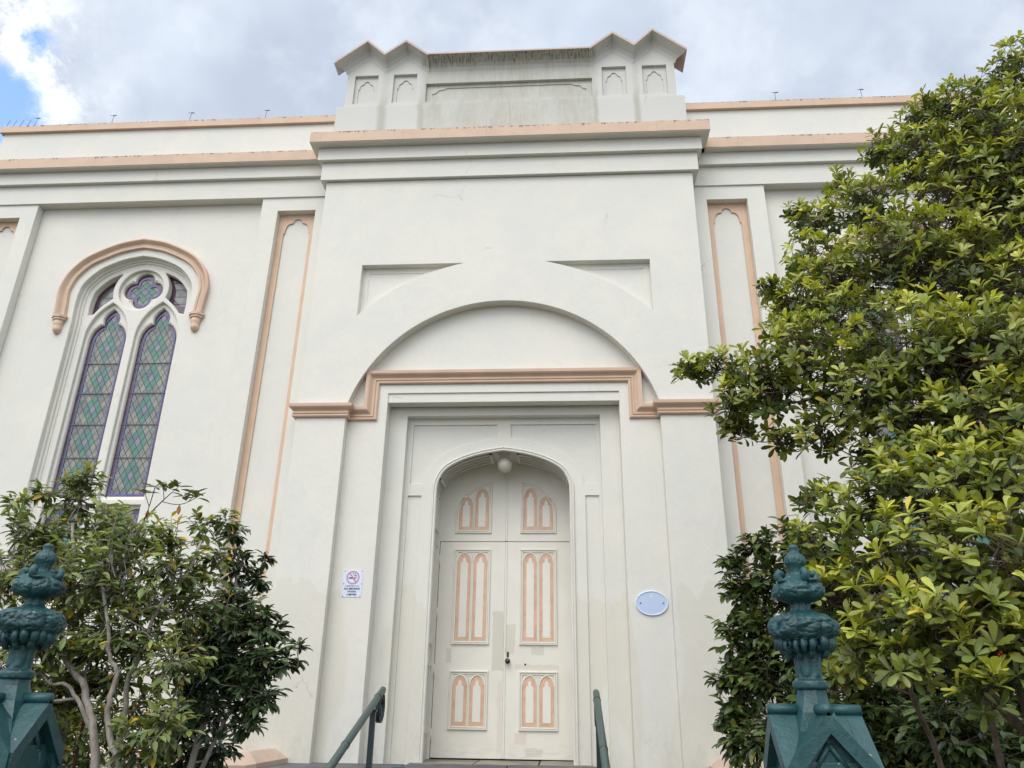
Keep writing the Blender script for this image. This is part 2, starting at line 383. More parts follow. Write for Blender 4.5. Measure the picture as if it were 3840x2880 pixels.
# ------------------------------------------------------------------ setting: ground, path, porch
gr = MB(); gr.box(-60, 60, -60, 60, -.5, 0, 'grass'); tagobj(gr.build('ground'), kind='structure')
pa = MB(); pa.box(-14, 14, -14, 1.55, -.05, .004, 'paving'); pa.box(-1.6, .3, 1.55, 3.3, -.05, .004, 'paving'); tagobj(pa.build('path'), kind='structure')
sl = MB(); sl.box(-12, -1.75, 2.2, 9.24, -.05, .03, 'soil'); sl.box(.6, 10, 2.2, 9.24, -.05, .03, 'soil')
tagobj(sl.build('garden_bed'), kind='structure')
po = MB()
random.seed(4)
y = 10.08; x0 = -3.0
po.box(-2.95, 1.48, 6.1, 10.3, 0, 1.0, 'stone')
for (a, b, c, d, mm) in ((-3.3, -1.72, 8.55, 9.1, 'stone'),(-1.7, -.62, 8.55, 9.28, 'stone'), (-.6, .45, 8.5, 9.28, 'stone'), (.47, 1.85, 8.55, 9.1, 'stone'),
                         (-1.72, -1.02, 9.29, 10.2, 'stone_light'), (-1.0, -.3, 9.29, 10.2, 'stone_light'), (-.28, .3, 9.29, 10.2, 'stone_light'),
                         (-2.95, -2.0, 7.6, 8.53, 'stone'), (-1.98, -.9, 7.6, 8.53, 'stone'), (-.88, .3, 7.6, 8.47, 'stone'), (.32, 1.46, 7.6, 8.53, 'stone')):
    po.box(a, b, c, d, .9, 1.03 + random.uniform(-.004, .004), mm, .008)
for i in range(7):
    po.box(-2.2 + .001 * i, .75, 6.1 - .41 * (i + 1), 6.1 - .41 * i, 0, 1.0 - .143 * (i + 1), 'stone', .01)
tagobj(po.build('porch_steps'), kind='structure')

# ------------------------------------------------------------------ the church
CX = -.735
church = empty('church', (CX, 9.4, 0), 'white rendered church front with peach mouldings, raised gabled attic and pointed doorway', 'church')
def mx(x): return 2 * CX - x
B, SP, R1, R2, DY = 8.93, 9.065, 9.28, 9.395, 10.0
# central wall with the great round arch and sunk spandrels
ac = (-.745, 4.53)
def under_arch(top):
    a0 = math.degrees(math.asin((5.10 - ac[1]) / 2.05)); A = arc(ac[0], ac[1], 2.05, a0, 180 - a0, 64)
    return [(-3.35, 0.2), (-3.35, top), (1.88, top), (1.88, 0.2), (1.222, 0.2), (1.222, 5.0)] + A + [(-2.712, 5.0), (-2.712, 0.2)]
def spand(side, inset=0.0, zt=7.17):
    zt -= inset; xo = 1.955 - inset; r = 2.70 + inset
    pts = []
    for i in range(21):
        x = math.sqrt(max(0, r * r - (zt - ac[1]) ** 2)) * (1 - i / 20) + xo * (i / 20)
        pts.append((x, ac[1] + math.sqrt(r * r - x * x)))
    pts = [(xo, zt)] + pts[0:]
    return [(ac[0] + side * p[0], p[1]) for p in pts]
cw = MB()
cw.plate([under_arch(8.575), spand(-1), spand(1)], B, 9.037, 'wall', .006)
cw.plate([under_arch(8.575), spand(-1, .085), spand(1, .085)], 9.03, 9.045, 'wall', .004)
cw.plate([under_arch(8.575)], 9.038, 9.10, 'wall')
cw.box(-2.85, 1.36, 9.085, 9.25, 5.2, 6.8, 'wall')            # tympanum
cw.box(-3.35, 1.88, 9.10, 9.9, 5.6, 8.6, 'wall'); cw.box(-3.35, -2.75, 9.10, 10.5, .2, 5.6, 'wall'); cw.box(1.26, 1.88, 9.10, 10.5, .2, 5.6, 'wall')
cw.build('central_wall', church)
# stepped door surround
su = MB(); su.plate([[(-2.75, .5), (-2.75, 5.50), (1.26, 5.50), (1.26, .5), (.735, .5), (.735, 5.32), (-2.222, 5.32), (-2.222, .5)]], SP, R1 + .012, 'wall', .006)
su.plate([[(-2.3, .5), (-2.3, 5.5), (.8, 5.5), (.8, .5), (.495, .5), (.495, 5.085), (-1.995, 5.085), (-1.995, .5)]], R1, R2 + .012, 'wall', .005)
su.build('door_surround', church)
# doorway face: four-centred arch
DA = [(.8925, 1.0), (.8925, 3.9), (.8925, 4.12), (.872, 4.26), (.80, 4.40), (.68, 4.50), (.50, 4.585), (.30, 4.645), (.14, 4.675), (0, 4.695)]
dcx = -.7425
half = sm_points(DA[1:], 5)
def arch_loop(off=0.0, zbot=.5):
    h = [(x + off * min(1, 1), z + (off if z > 4.12 else 0) * (1 if z > 4.12 else 0)) for x, z in half]
    rgt = [(dcx + x if i < len(h) - 1 else dcx, z) for i, (x, z) in enumerate(h)]
    lft = [(2 * dcx - x, z) for x, z in rgt[::-1][1:]]
    return [(dcx + DA[0][0] + off, zbot)] + rgt + lft + [(dcx - DA[0][0] - off, zbot)]
inner_path = arch_loop(0)
def offset_path(path, d):
    out = []
    n = len(path)
    for i in range(n):
        a = path[max(i - 1, 0)]; b = path[min(i + 1, n - 1)]; dx, dz = b[0] - a[0], b[1] - a[1]; L = math.hypot(dx, dz)
        out.append((path[i][0] + dz / L * d, path[i][1] - dx / L * d))
    return out
fa = MB()
outerR2 = [(-2.02, .5), (-2.02, 5.1), (.52, 5.1), (.52, .5)]
open_loop = inner_path
arcO = offset_path(inner_path, .135)
def band(z): return None
spl = [p for p in arcO if p[1] >= 4.21 and p[0] < -.83]; spl = sorted(spl, key=lambda p: p[0])
pL = [(-1.928, 4.21), (-1.928, 4.998), (-.832, 4.998)] + spl[::-1]
pL += [(spl[0][0], 4.21)]
pR = [(2 * dcx - x, z) for x, z in pL]
vL = rect(-1.945, .8, -1.775, 4.055); vR = [(2 * dcx - x, z) for x, z in vL]
fa.plate([outerR2 + open_loop, pL, pR, vL, vR], R2, R2 + .022, 'wall', .003)
fa.plate([outerR2 + open_loop], R2 + .022, DY + .06, 'wall')
prof = [(0, 0), (0, .018), (.008, .026), (.018, .026), (.022, .012), (.028, .012), (.034, .022), (.045, .024), (.055, .014), (.058, 0)]
fa.sweep([(x, z) for x, z in inner_path], [(-u if False else u, v) for u, v in prof], 'trim', base=R2 + .001, smooth=False)
fa.build('doorway_arch', church)
# ribbed panels on the reveal and soffit
rv = MB()
hp = [p for p in sm_points(DA[1:], 10)]
def strip(path, inset, thick, y0, y1, m='trim'):
    A = offset_path(path, inset); Bq = offset_path(path, inset + thick); n = len(A)
    V = [(p[0], y0, p[1]) for p in A] + [(p[0], y1, p[1]) for p in A] + [(p[0], y0, p[1]) for p in Bq] + [(p[0], y1, p[1]) for p in Bq]
    F = []
    for i in range(n - 1):
        F += [(i, i + 1, n + i + 1, n + i), (2 * n + i, 2 * n + i + 1, 3 * n + i + 1, 3 * n + i), (i, i + 1, 2 * n + i + 1, 2 * n + i), (n + i, n + i + 1, 3 * n + i + 1, 3 * n + i)]
    F += [(0, n, 3 * n, 2 * n), (n - 1, 2 * n - 1, 4 * n - 1, 3 * n - 1)]
    rv.add(V, F, m)
for sgn in (1, -1):
    path = [(dcx + sgn * x, z) for x, z in hp if z > 4.30 and x > .17]
    if sgn == -1: path = path[::-1]
    # inside offset is toward the opening: negative
    for y0, y1 in ((9.52, 9.555), (9.64, 9.665), (9.745, 9.77), (9.85, 9.885)): strip(path, -.045, .045, y0, y1)
    for k in (0, len(path) - 3): strip(path[k:k + 3], -.048, .048, 9.52, 9.885)
    # jamb panels
    xj = dcx + sgn * .8925
    for z0, z1 in ((3.72, 4.12), (2.33, 3.50), (1.35, 2.05)):
        xa, xb = (xj - .034, xj + .001) if sgn == 1 else (xj - .001, xj + .034)
        for y0, y1 in ((9.53, 9.565), (9.66, 9.68), (9.70, 9.72), (9.83, 9.865)): rv.box(xa, xb, y0, y1, z0, z1, 'trim', .004)
        rv.box(xa, xb, 9.53, 9.865, z0 - .035, z0, 'trim', .004); rv.box(xa, xb, 9.53, 9.865, z1, z1 + .03, 'trim', .004)
rv.build('reveal_panelling', church)
# peach label mould round the doorway, stepping down to the pier caps
lab = [(0, 0), (0, .028), (.014, .040), (.030, .040), (.036, .026), (.042, .026), (.050, .040), (.064, .040), (.070, .028), (.080, .028), (.098, .046), (.115, .070), (.130, .082), (.168, .085), (.172, .0)]
lm = MB(); lm.sweep([(-2.72, 4.945), (-2.341, 4.945), (-2.341, 5.442), (.8495, 5.442), (.8495, 4.945), (1.23, 4.945)], lab, 'peach', base=SP + .001)
lm.build('label_mould', church)
for sg in (-1, 1):
    pm = MB()
    xs = [(-3.354, 9.24), (-3.354, B), (-2.712, B), (-2.712, 9.07)] if sg == -1 else [(1.222, 9.07), (1.222, B), (1.884, B), (1.884, 9.24)]
    pm.sweep([(x, y_) for x, y_ in xs][::-1], [(v, u) for u, v in lab], 'peach', plane='XY', base=4.945)
    pm.build('pier_cap', church)
# central cornice
cc = MB(); cc.box(-3.585, 2.13, 8.66, 9.6, 9.095, 9.275, 'peach_c', .006)
cc.box(-3.575, 2.12, 8.67, 9.6, 9.088, 9.095, 'trim')
cc.build('cornice', church)
c2 = MB(); c2.box(-3.484, 2.022, 8.797, 9.6, 8.88, 9.088, 'wall', .005); c2.build('frieze_band', church)
c3 = MB(); c3.box(-3.427, 1.960, 8.87, 9.6, 8.58, 8.88, 'wall', .005); c3.build('frieze_band', church)
# attic
at = MB()
at.box(-3.32, 1.86, 8.85, 9.6, 9.275, 9.905, 'attic', .006)
def nichep(x0, x1, z0=10.0, z1=10.55): return rect(x0, z0, x1, z1)
nl = [(-3.105, -2.745), (-2.502, -2.142), (mx(-2.142), mx(-2.502)), (mx(-2.745), mx(-3.105))]
gz = {}
def G(s): return [(CX + s * x, z) for x, z in ((2.66, 10.67), (2.175, 11.09), (1.89, 10.80), (1.573, 11.06), (1.222, 10.765))]
wallTop = [(-3.225, 9.90), (-3.225, 10.62), (-2.91, 10.98), (-2.63, 10.72), (-2.308, 10.98), (-1.97, 10.70), (mx(-1.97), 10.70), (mx(-2.308), 10.98), (mx(-2.63), 10.72), (mx(-2.91), 10.98), (1.755, 10.62), (1.755, 9.90)]
midp = rect(-1.99, 9.995, .52, 10.345)
at.plate([wallTop] + [nichep(*q) for q in nl] + [midp], 8.90, 8.96, 'attic', .005)
at.plate([wallTop], 8.96, 9.5, 'attic')
def foil(cx, zb, zs, w, m=1.0):
    """cusped head: shoulders then a small round lobe"""
    q = .046
    L = [(cx - w, zb), (cx - w, zs - .02), (cx - w + .016, zs - .012)]
    L += [(cx - w + .016 + (w - .016 - q - .014) * (1 - math.cos(R(a))), zs - .01 + .095 * math.sin(R(a))) for a in (25, 45, 65, 88)]
    L += [(cx + q * math.cos(R(a)), zs + .095 + q * 1.05 * math.sin(R(a))) for a in (178, 150, 120, 90)]
    return L + [(2 * cx - p[0], p[1]) for p in L[:-1][::-1]]
for x0, x1 in nl:
    at.plate([rect(x0 - .02, 9.98, x1 + .02, 10.57), foil((x0 + x1) / 2, 10.01, 10.33, .125)], 8.945, 8.962, 'attic', .003)
at.plate([rect(-2.0, 9.98, .53, 10.36), [(-1.86, 10.03), (-1.90, 10.18), (-1.84, 10.2), (-1.80, 10.25), (-1.72, 10.26), (-1.68, 10.29), (.22, 10.29), (.26, 10.26), (.34, 10.25), (.38, 10.2), (.44, 10.18), (.40, 10.03)]], 8.947, 8.961, 'attic', .003)
at.build('attic_wall', church)
# gabled copings: roof slabs that oversail with a coved soffit
def chev(g, t, dn=0.0): return [(x, z - dn) for x, z in g] + [(x, z - t - dn) for x, z in g[::-1]]
for s in (-1, 1):
    g_ = G(s)
    for part in (g_[0:3], g_[2:5]):
        gp = MB(); q = sorted(part)
        gp.plate([chev(q, .05)], 8.70, 8.73, 'peach_g', .004)
        gp.plate([chev(q, .049)], 8.726, (8.95 if s == -1 else 9.15), 'attic' if s == -1 else 'peach_g')
        gp.plate([chev([(q[0][0] + (.18 if q[0] is g_[0] or q[0] == g_[0] else 0), q[0][1]), q[1], (q[2][0] - (.18 if q[2] == g_[0] else 0), q[2][1])], .05)], 8.96, 9.5, 'peach_g')
        def zat(x):
            a, b2, c_ = q
            return a[1] + (b2[1] - a[1]) * (x - a[0]) / (b2[0] - a[0]) if x <= b2[0] else b2[1] + (c_[1] - b2[1]) * (x - b2[0]) / (c_[0] - b2[0])
        e0 = abs(q[0][0] - g_[0][0]) < .01; e1 = abs(q[-1][0] - g_[0][0]) < .01
        V = []; st_ = ((8.706, .049, 0.), (8.80, .075, .05), (8.845, .10, .09), (8.88, .15, .13), (8.903, .235, .155))
        for ya, d_, ins in st_:
            n0 = q[0][0] + (ins if e0 else 0); n1 = q[-1][0] - (ins if e1 else 0)
            V += [(n0, ya, zat(n0) - d_), (q[1][0], ya, q[1][1] - d_ * 1.04), (n1, ya, zat(n1) - d_)]
        gp.add(V, [(3 * i + j, 3 * i + j + 1, 3 * i + j + 4, 3 * i + j + 3) for i in range(4) for j in range(2)], 'attic')
        gp.build('gable', church)
cp = MB(); xa, xb = CX - 1.222, CX + 1.222
cp.box(xa, xb, 8.70, 9.5, 10.735, 10.765, 'peach_g', .004)
V = []
for ya, z_ in ((8.706, 10.736), (8.80, 10.715), (8.845, 10.69), (8.88, 10.64), (8.905, 10.56)): V += [(xa, ya, z_), (xb, ya, z_)]
cp.add(V, [(2 * i, 2 * i + 1, 2 * i + 3, 2 * i + 2) for i in range(4)], 'attic')
cp.build('coping', church)

# wings
def wing(s):
    def X(x): return x if s == -1 else mx(x)
    def bx(mb, x0, x1, *a): a0, a1 = sorted((X(x0), X(x1))); mb.box(a0, a1, *a)
    sidew = 'left' if s == -1 else 'right'
    o = MB(); bx(o, -9.05, -3.2, 9.04, 9.7, 9.095, 9.275, 'peach_c', .006); bx(o, -9.04, -3.2, 9.05, 9.7, 9.088, 9.095, 'trim'); o.build('cornice', church)
    o = MB(); bx(o, -8.95, -3.2, 9.15, 9.7, 8.88, 9.088, 'wall', .005); o.build('frieze_band', church)
    o = MB(); bx(o, -8.90, -3.2, 9.215, 9.7, 8.56, 8.88, 'wall', .005); o.build('frieze_band', church)
    o = MB(); bx(o, -8.80, -3.1, 9.2, 9.7, 9.275, 9.905, 'wall', .005)
    bx(o, -8.85, -3.1, 9.15, 9.75, 9.905, 10.03, 'peach_p', .005); o.build('parapet', church)
    # wall with the pointed window opening
    wx = X(-6.15)
    def half_w(ap, pts, n=5):
        h = sm_points([(pts[0][0], pts[0][1])] + pts[1:] + [(0, ap)], n); return h
    op = [(.84, 6.6), (.855, 6.9), (.845, 7.08), (.80, 7.25), (.62, 7.46), (.40, 7.585), (.20, 7.655)]
    h = half_w(7.69, op); rgt = [(wx + a, b) for a, b in h]; lft = [(2 * wx - a, b) for a, b in rgt[::-1][1:]]
    opening = [(wx + .84, 2.6)] + rgt + lft + [(wx - .84, 2.6)]
    xw0, xw1 = sorted((X(-8.86), X(-3.1)))
    o = MB(); o.plate([rect(xw0, .0, xw1, 8.57), opening], 9.375, 9.475, 'wall', .012)
    o.plate([rect(xw0, .0, xw1, 8.57), [p for p in offset_path(opening, -.03)]], 9.45, 9.525, 'wall', .012)
    o.plate([rect(xw0, .0, xw1, 8.57), [p for p in offset_path(opening, -.06)]], 9.488, 9.56, 'wall', .01)
    bx(o, -8.86, -8.3, 9.56, 18, 0, 9.9, 'wall')
    bx(o, -8.5, -3.1, 10.3, 10.6, 0, 9.9, 'wall')
    o.build('wing_wall', church)
    # base mould
    o = MB(); bx(o, -8.9, -3.3, 9.10, 9.38, .972, 1.06, 'peach', .01); bx(o, -8.9, -3.3, 9.14, 9.38, 0, .972, 'wall'); o.build('base_mould', church)
    # pilasters with sunk panels
    for (p0, p1, n0, n1) in ((-4.405, -3.30, -4.152, -3.583), (-8.85, -7.90, -8.655, -8.145)):
        a0, a1 = sorted((X(p0), X(p1))); b0, b1 = sorted((X(n0), X(n1))); xc = (b0 + b1) / 2; k = (b1 - b0) / .57
        o = MB(); o.plate([rect(a0, 0, a1, 8.562), rect(b0, 2.2, b1, 8.332)], 9.24, 9.37, 'wall', .005)
        w_ = .197 * k
        L = [(xc - w_, 2.3), (xc - w_, 8.0), (xc - w_ + .02, 8.018)]
        L += [(xc - w_ + .02 + (w_ - .02 - .10) * (1 - math.cos(R(a))), 8.03 + .148 * math.sin(R(a))) for a in (20, 40, 60, 75, 88)]
        L += [(xc + .070 * math.cos(R(a)), 8.185 + .072 * math.sin(R(a))) for a in (180, 155, 130, 105, 90)]
        L += [(2 * xc - p[0], p[1]) for p in L[::-1][1:]]
        o.build('pilaster', church)
        o2 = MB(); o2.plate([rect(b0 + .001, 2.201, b1 - .001, 8.331), L], 9.352, 9.366, 'peach_n', .003); o2.build('niche_panel', church)
    # hood mould with corbel stops
    ho = [(1.085, 6.68), (1.10, 6.9), (1.115, 7.1), (1.08, 7.28), (1.00, 7.45), (.80, 7.665), (.43, 7.855), (.2, 7.92)]
    hh = half_w(7.955, ho); rr = [(wx + a, b) for a, b in hh]; path = rr + [(2 * wx - a, b) for a, b in rr[::-1][1:]]
    hp_ = [(0, 0), (0, .075), (.025, .085), (.04, .075), (.075, .035), (.105, .03), (.115, .045), (.14, .045), (.155, .0)]
    o = MB(); o.sweep(path, hp_, 'peach', base=9.376)
    for sx in (-1, 1):
        xc = wx + sx * 1.01
        for (r_, z0, z1) in ((.115, 6.655, 6.69), (.10, 6.62, 6.655), (.082, 6.59, 6.62)):
            V = [(xc + r_ * math.cos(R(22.5 + 45 * k)), 9.37 - r_ * .95 * math.sin(R(22.5 + 45 * k)) * (1 if k < 4 else 0), z) for z in (z0, z1) for k in range(8)]
            o.add(V, [tuple(range(8)), tuple(range(8, 16))] + [(k, (k + 1) % 8, 8 + (k + 1) % 8, 8 + k) for k in range(8)], 'peach')
        o.lathe([(.005, 6.405), (.035, 6.425), (.055, 6.46), (.062, 6.50), (.055, 6.505), (.066, 6.55), (.072, 6.60)], xc, 9.36, 'peach', 16)
    o.build('hood_mould', church)
    # tracery in two planes and the leaded lights
    win = bpy.data.objects.new('window', bpy.data.meshes.new('window')); 
    lights = (wx - .375, wx + .375)
    def lancet(xc, hw, zs, ap, zb, n=10):
        """pointed arch outline"""
        # two arcs struck so that they meet at the apex
        hgt = ap - zs; r = (hw * hw + hgt * hgt) / (2 * hw)
        L = []
        for i in range(n + 1):
            zz = zs + hgt * i / n; L.append((xc + hw - r + math.sqrt(max(0, r * r - (zz - zs) ** 2)), zz))
        return [(xc + hw, zb)] + L + [(2 * xc - p[0], p[1]) for p in L[::-1][1:]] + [(xc - hw, zb)]
    def trefoil(xc, hw, zb, z0, ap):
        L = [(hw, zb), (hw, z0 - .12), (hw * .995, z0 - .03), (hw * .93, z0 + .06), (hw * .80, z0 + .135), (hw * .60, z0 + .19), (hw * .40, z0 + .215)]
        L2 = [(hw * .40, z0 + .225), (hw * .43, z0 + .29), (hw * .40, z0 + .34), (hw * .27, z0 + .40), (hw * .1, z0 + .445), (0, z0 + .47)]
        k = (ap - z0) / .47
        L = [L[0]] + sm_points(L[1:], 3) + sm_points(L2, 3)
        L = [(a, z0 + (b - z0) * k if b > z0 else b) for a, b in L]
        return [(xc + a, b) for a, b in L] + [(xc - a, b) for a, b in L[::-1][1:]]
    def quatre(xc, zc, d, r, n=10):
        out_ = []; xd = (2 * d + math.sqrt(max(0, 8 * r * r - 4 * d * d))) / 4; am = math.degrees(math.atan2(xd, xd - d)) - .5
        for q in range(4):
            a = q * 90; ox, oz = xc + d * math.cos(R(a)), zc + d * math.sin(R(a))
            for i in range(n + 1): out_.append((ox + r * math.cos(R(a - am + 2 * am * i / n)), oz + r * math.sin(R(a - am + 2 * am * i / n))))
        return out_
    frame_out = offset_path(opening, .03)
    zt = 4.05
    cc_ = (wx, 7.195)
    tr = MB()
    circ = arc(cc_[0], cc_[1], .335, 0, 360, 40)[:-1]
    oh = offset_path(opening, -.13)
    def clipfan(sgn):
        # eye between the circle, the light arch and the main arch
        inner = [(p[0], p[1]) for p in oh if (p[0] - wx) * sgn > 0 and 6.75 < p[1] < 7.62 and math.hypot(p[0] - cc_[0], p[1] - cc_[1]) > .425]
        inner = sorted(inner, key=lambda p: p[1])
        P = inner[:]
        top = P[-1]
        a1 = math.degrees(math.atan2(top[1] - cc_[1], (top[0] - wx) * sgn)); a0 = -19
        cir = [(wx + sgn * .42 * math.cos(R(a1 + (a0 - a1) * i / 8)), cc_[1] + .42 * math.sin(R(a1 + (a0 - a1) * i / 8))) for i in range(9)]
        la = [(p[0], p[1]) for p in lancet(wx + sgn * .375, .365, 6.42, 7.06, 5.0) if (p[0] - (wx + sgn * .375)) * sgn > 0 and p[1] > 6.78 and math.hypot(p[0] - cc_[0], p[1] - cc_[1]) > .43]
        la = sorted(la, key=lambda p: -p[1])
        return P + cir + la
    tri = [(wx - .17, 6.80), (wx, 6.765), (wx + .17, 6.80), (wx + .02, 6.60), (wx - .02, 6.60)]
    front = [frame_out, circ, clipfan(-1), clipfan(1)]
    for xc in lights: front.append(lancet(xc, .315, 6.42, 6.985, zt))
    for xc in lights: front.append(rect(xc - .29, 2.75, xc + .29, 3.97))
    tr.plate(front, 9.508, 9.58, 'trim', .014)
    back = [frame_out, quatre(cc_[0], cc_[1] + .015, .152, .142), clipfan(-1), clipfan(1)]
    for xc in lights: back.append(trefoil(xc, .275, zt + .05, 6.44, 6.91))
    for xc in lights: back.append(rect(xc - .27, 2.77, xc + .27, 3.93))
    tr.plate(back, 9.56, 9.64, 'trim', .03)
    wo = tr.build('window', church, 'white stone tracery window with two leaded lights and a quatrefoil')
    # leaded glass
    def pane(kind, xc):
        o = MB(); y0 = 9.625
        if kind == 'light': z0, z1, hw = 4.06, 6.95, .30
        elif kind == 'low': z0, z1, hw = 2.7, 3.98, .30
        elif kind == 'quat': z0, z1, hw = cc_[1] - .32, cc_[1] + .34, .33
        else: z0, z1, hw = 6.6, 7.5, .28
        o.plate([rect(xc - hw, z0, xc + hw, z1)], y0 + .01, y0 + .015, 'lead')
        cw_, ch_ = .092, .158; zc0 = 4.401
        if kind == 'quat': cw_, ch_, zc0 = .115, .115, cc_[1] + .015
        for i in range(-26, 27):
            for j in range(-26, 27):
                cx_ = xc + (i - j) * cw_ / 2; cz_ = zc0 + (i + j) * ch_ / 2
                if kind == 'quat':
                    if max(abs(i), abs(j)) > 2: continue
                    m_ = 'gl_mauve' if (i == 0 and j == 0) else ('gl_green' if max(abs(i), abs(j)) == 1 else 'gl_clear')
                else:
                    if abs(cx_ - xc) > hw - .03 or not (z0 + .05 < cz_ < z1 - .05): continue
                    a, b_ = (i + 1) % 3 - 1, (j + 1) % 3 - 1
                    onaxis = ((i - a) == (j - b_))
                    m_ = ('gl_mauve' if (a == 0 and b_ == 0) else 'gl_green') if onaxis else ('gl_warm' if (i * 7 + j * 3) % 5 < 2 else 'gl_clear')
                e = .91
                tl = ((i * 31 + j * 17) % 7 - 3) * .0006
                o.add([(cx_ - cw_ / 2 * e, y0 + tl, cz_), (cx_, y0 + .0015, cz_ - ch_ / 2 * e), (cx_ + cw_ / 2 * e, y0, cz_), (cx_, y0 - .001, cz_ + ch_ / 2 * e)], [(0, 1, 2, 3)], m_)
        if kind in ('light', 'low'):
            if kind == 'light': shp = lambda d: trefoil(xc, .285 - d, zt + .03 + d, 6.44 - d * .3, 6.925 - d * 1.35)
            else: shp = lambda d: rect(xc - .285 + d, 2.75 + d, xc + .285 - d, 3.95 - d)
            o.plate([rect(xc - .30, z0, xc + .30, z1 + .01), shp(.048)], y0 - .008, y0 - .003, 'gl_purple')
            o.plate([shp(.044), shp(.066)], y0 - .010, y0 - .0065, 'gl_blue')
            rnd = random.Random(5)
            zz = z0 + .1
            while zz < (6.5 if kind == 'light' else 3.9):
                for sx in (-1, 1):
                    o.box(*sorted((xc + sx * .238, xc + sx * .29)), y0 - .013, y0 - .010, zz, zz + .006, 'lead'); o.box(*sorted((xc + sx * .238, xc + sx * .29)), y0 - .013, y0 - .010, zz + .03, zz + .036, 'lead')
                    o.box(*sorted((xc + sx * .236, xc + sx * .240)), y0 - .013, y0 - .010, zz, zz + .12, 'lead')
                zz += .125
            for zb in ((4.64, 5.117, 5.584, 6.045) if kind == 'light' else (3.3,)): o.box(xc - .285, xc + .285, y0 - .018, y0 - .013, zb, zb + .012, 'lead')
        if kind == 'quat':
            o.plate([rect(xc - hw, z0, xc + hw, z1), quatre(xc, cc_[1] + .015, .135, .105)], y0 - .008, y0 - .003, 'gl_purple')
            o.plate([quatre(xc, cc_[1] + .015, .137, .108), quatre(xc, cc_[1] + .015, .13, .09)], y0 - .010, y0 - .0065, 'gl_blue')
        o.build('pane', wo)
    for xc in lights: pane('light', xc); pane('low', xc)
    pane('quat', wx)
    for sgn in (-1, 1):
        o = MB(); L = clipfan(sgn); xs_ = [p[0] for p in L]; y0 = 9.628
        cxm = sum(xs_) / len(xs_); czm = sum(p[1] for p in L) / len(L)
        o.plate([[(cxm + (p[0] - cxm) * 1.15, czm + (p[1] - czm) * 1.12) for p in L]], y0 + .004, y0 + .009, 'gl_purple')
        o.plate([[(cxm + (p[0] - cxm) * .62, czm + (p[1] - czm) * .62) for p in L]], y0 - .001, y0 + .003, 'gl_clear')
        for k in range(5):
            zz = min(p[1] for p in L) + .1 + k * .12; o.box(min(xs_), max(xs_), y0 - .004, y0 - .001, zz, zz + .008, 'lead')
        o.build('pane', wo)
wing(-1); wing(1)
rf = MB(); rf.box(-8.7, 7.2, 9.7, 16, 9.2, 9.3, 'stone'); rf.build('roof', church)

# doors
def lancet2(xc, hw, zs, ap, zb, n=8):
    hgt = ap - zs; r = (hw * hw + hgt * hgt) / (2 * hw); L = []
    for i in range(n + 1):
        zz = zs + hgt * i / n; L.append((xc + hw - r + math.sqrt(max(0, r * r - (zz - zs) ** 2)), zz))
    return [(xc + hw, zb)] + L + [(2 * xc - p[0], p[1]) for p in L[::-1][1:]] + [(xc - hw, zb)]
def cusp(xc, hw, zb, zs):
    L = [(hw, zb), (hw, zs), (hw * .86, zs + .022), (hw * .55, zs + .03), (hw * .42, zs + .036), (hw * .46, zs + .055), (hw * .32, zs + .078), (0, zs + .092)]
    return [(xc + a, b) for a, b in L] + [(xc - a, b) for a, b in L[::-1][1:]]
pf = [(0, 0), (0, .016), (.005, .026), (.015, .026), (.017, .008), (.024, .008), (.028, .020), (.040, .018), (.044, 0)]
def door_panel(x0, x1, z0, z1, parent, arched=None):
    o = MB(); y = DY
    P = [(x0, z0), (x1, z0), (x1, z1), (x0, z1)]
    if arched:   # outline follows the door head, higher toward the meeting stile
        pts = [(x0, z0), (x1, z0)] + ([(x1, 4.40), (x1 - .14, 4.375), (x1 - .27, 4.30), (x1 - .38, 4.21), (x1 - .45, 4.10), (x0, 4.0)] if arched == -1 else [(x1, 4.0), (x0 + .45, 4.10), (x0 + .38, 4.21), (x0 + .27, 4.30), (x0 + .14, 4.375), (x0, 4.40)])
        P = pts
    o.sweep(P, pf, 'door', closed=True, base=y + .001)
    i = .044; xm = (x0 + x1) / 2
    o.box(x0 + i, x1 - i, y - .002, y + .004, z0 + i, (z1 if not arched else 4.0) - i + .0, 'door')
    bays = ((x0 + i, xm - .016), (xm + .016, x1 - i))
    for bi, (a, b) in enumerate(bays):
        c = (a + b) / 2; hw = (b - a) / 2 - .002
        ap = z1 - i - .004
        if arched: ap = (4.31 if (bi == 1) == (arched == -1) else 4.20)
        zs = ap - .112
        o.plate([lancet2(c, hw, zs, ap, z0 + i + .002)], y - .007, y + .004, 'doorpeach', .001)
        L = lancet2(c, hw, zs, ap + .002, z0 + i + .05); arcp = L[1:-1]
        o.sweep(arcp, [(-.010, 0), (-.010, .014), (-.003, .018), (.006, .014), (.006, 0)], 'door', base=y)
        o.plate([cusp(c, hw * .56, z0 + i + .042, ap - .150)], y - .011, y - .006, 'door', .002)
        for sg in (-1, 1):
            o.sweep([(c + sg * hw * .95, ap - .01), (c + sg * hw * .62, ap - .028)], [(-.004, 0), (-.004, .01), (.004, .01), (.004, 0)], 'door', base=y)
    zt_ = (z1 - i) if not arched else 4.24
    o.box(xm - .016, xm - .002, y - .014, y, z0 + i, zt_, 'door', .004); o.box(xm + .002, xm + .016, y - .014, y, z0 + i, zt_, 'door', .004)
    o.build('panel', parent)
jl, jc, jr = -1.595, -.741, .117
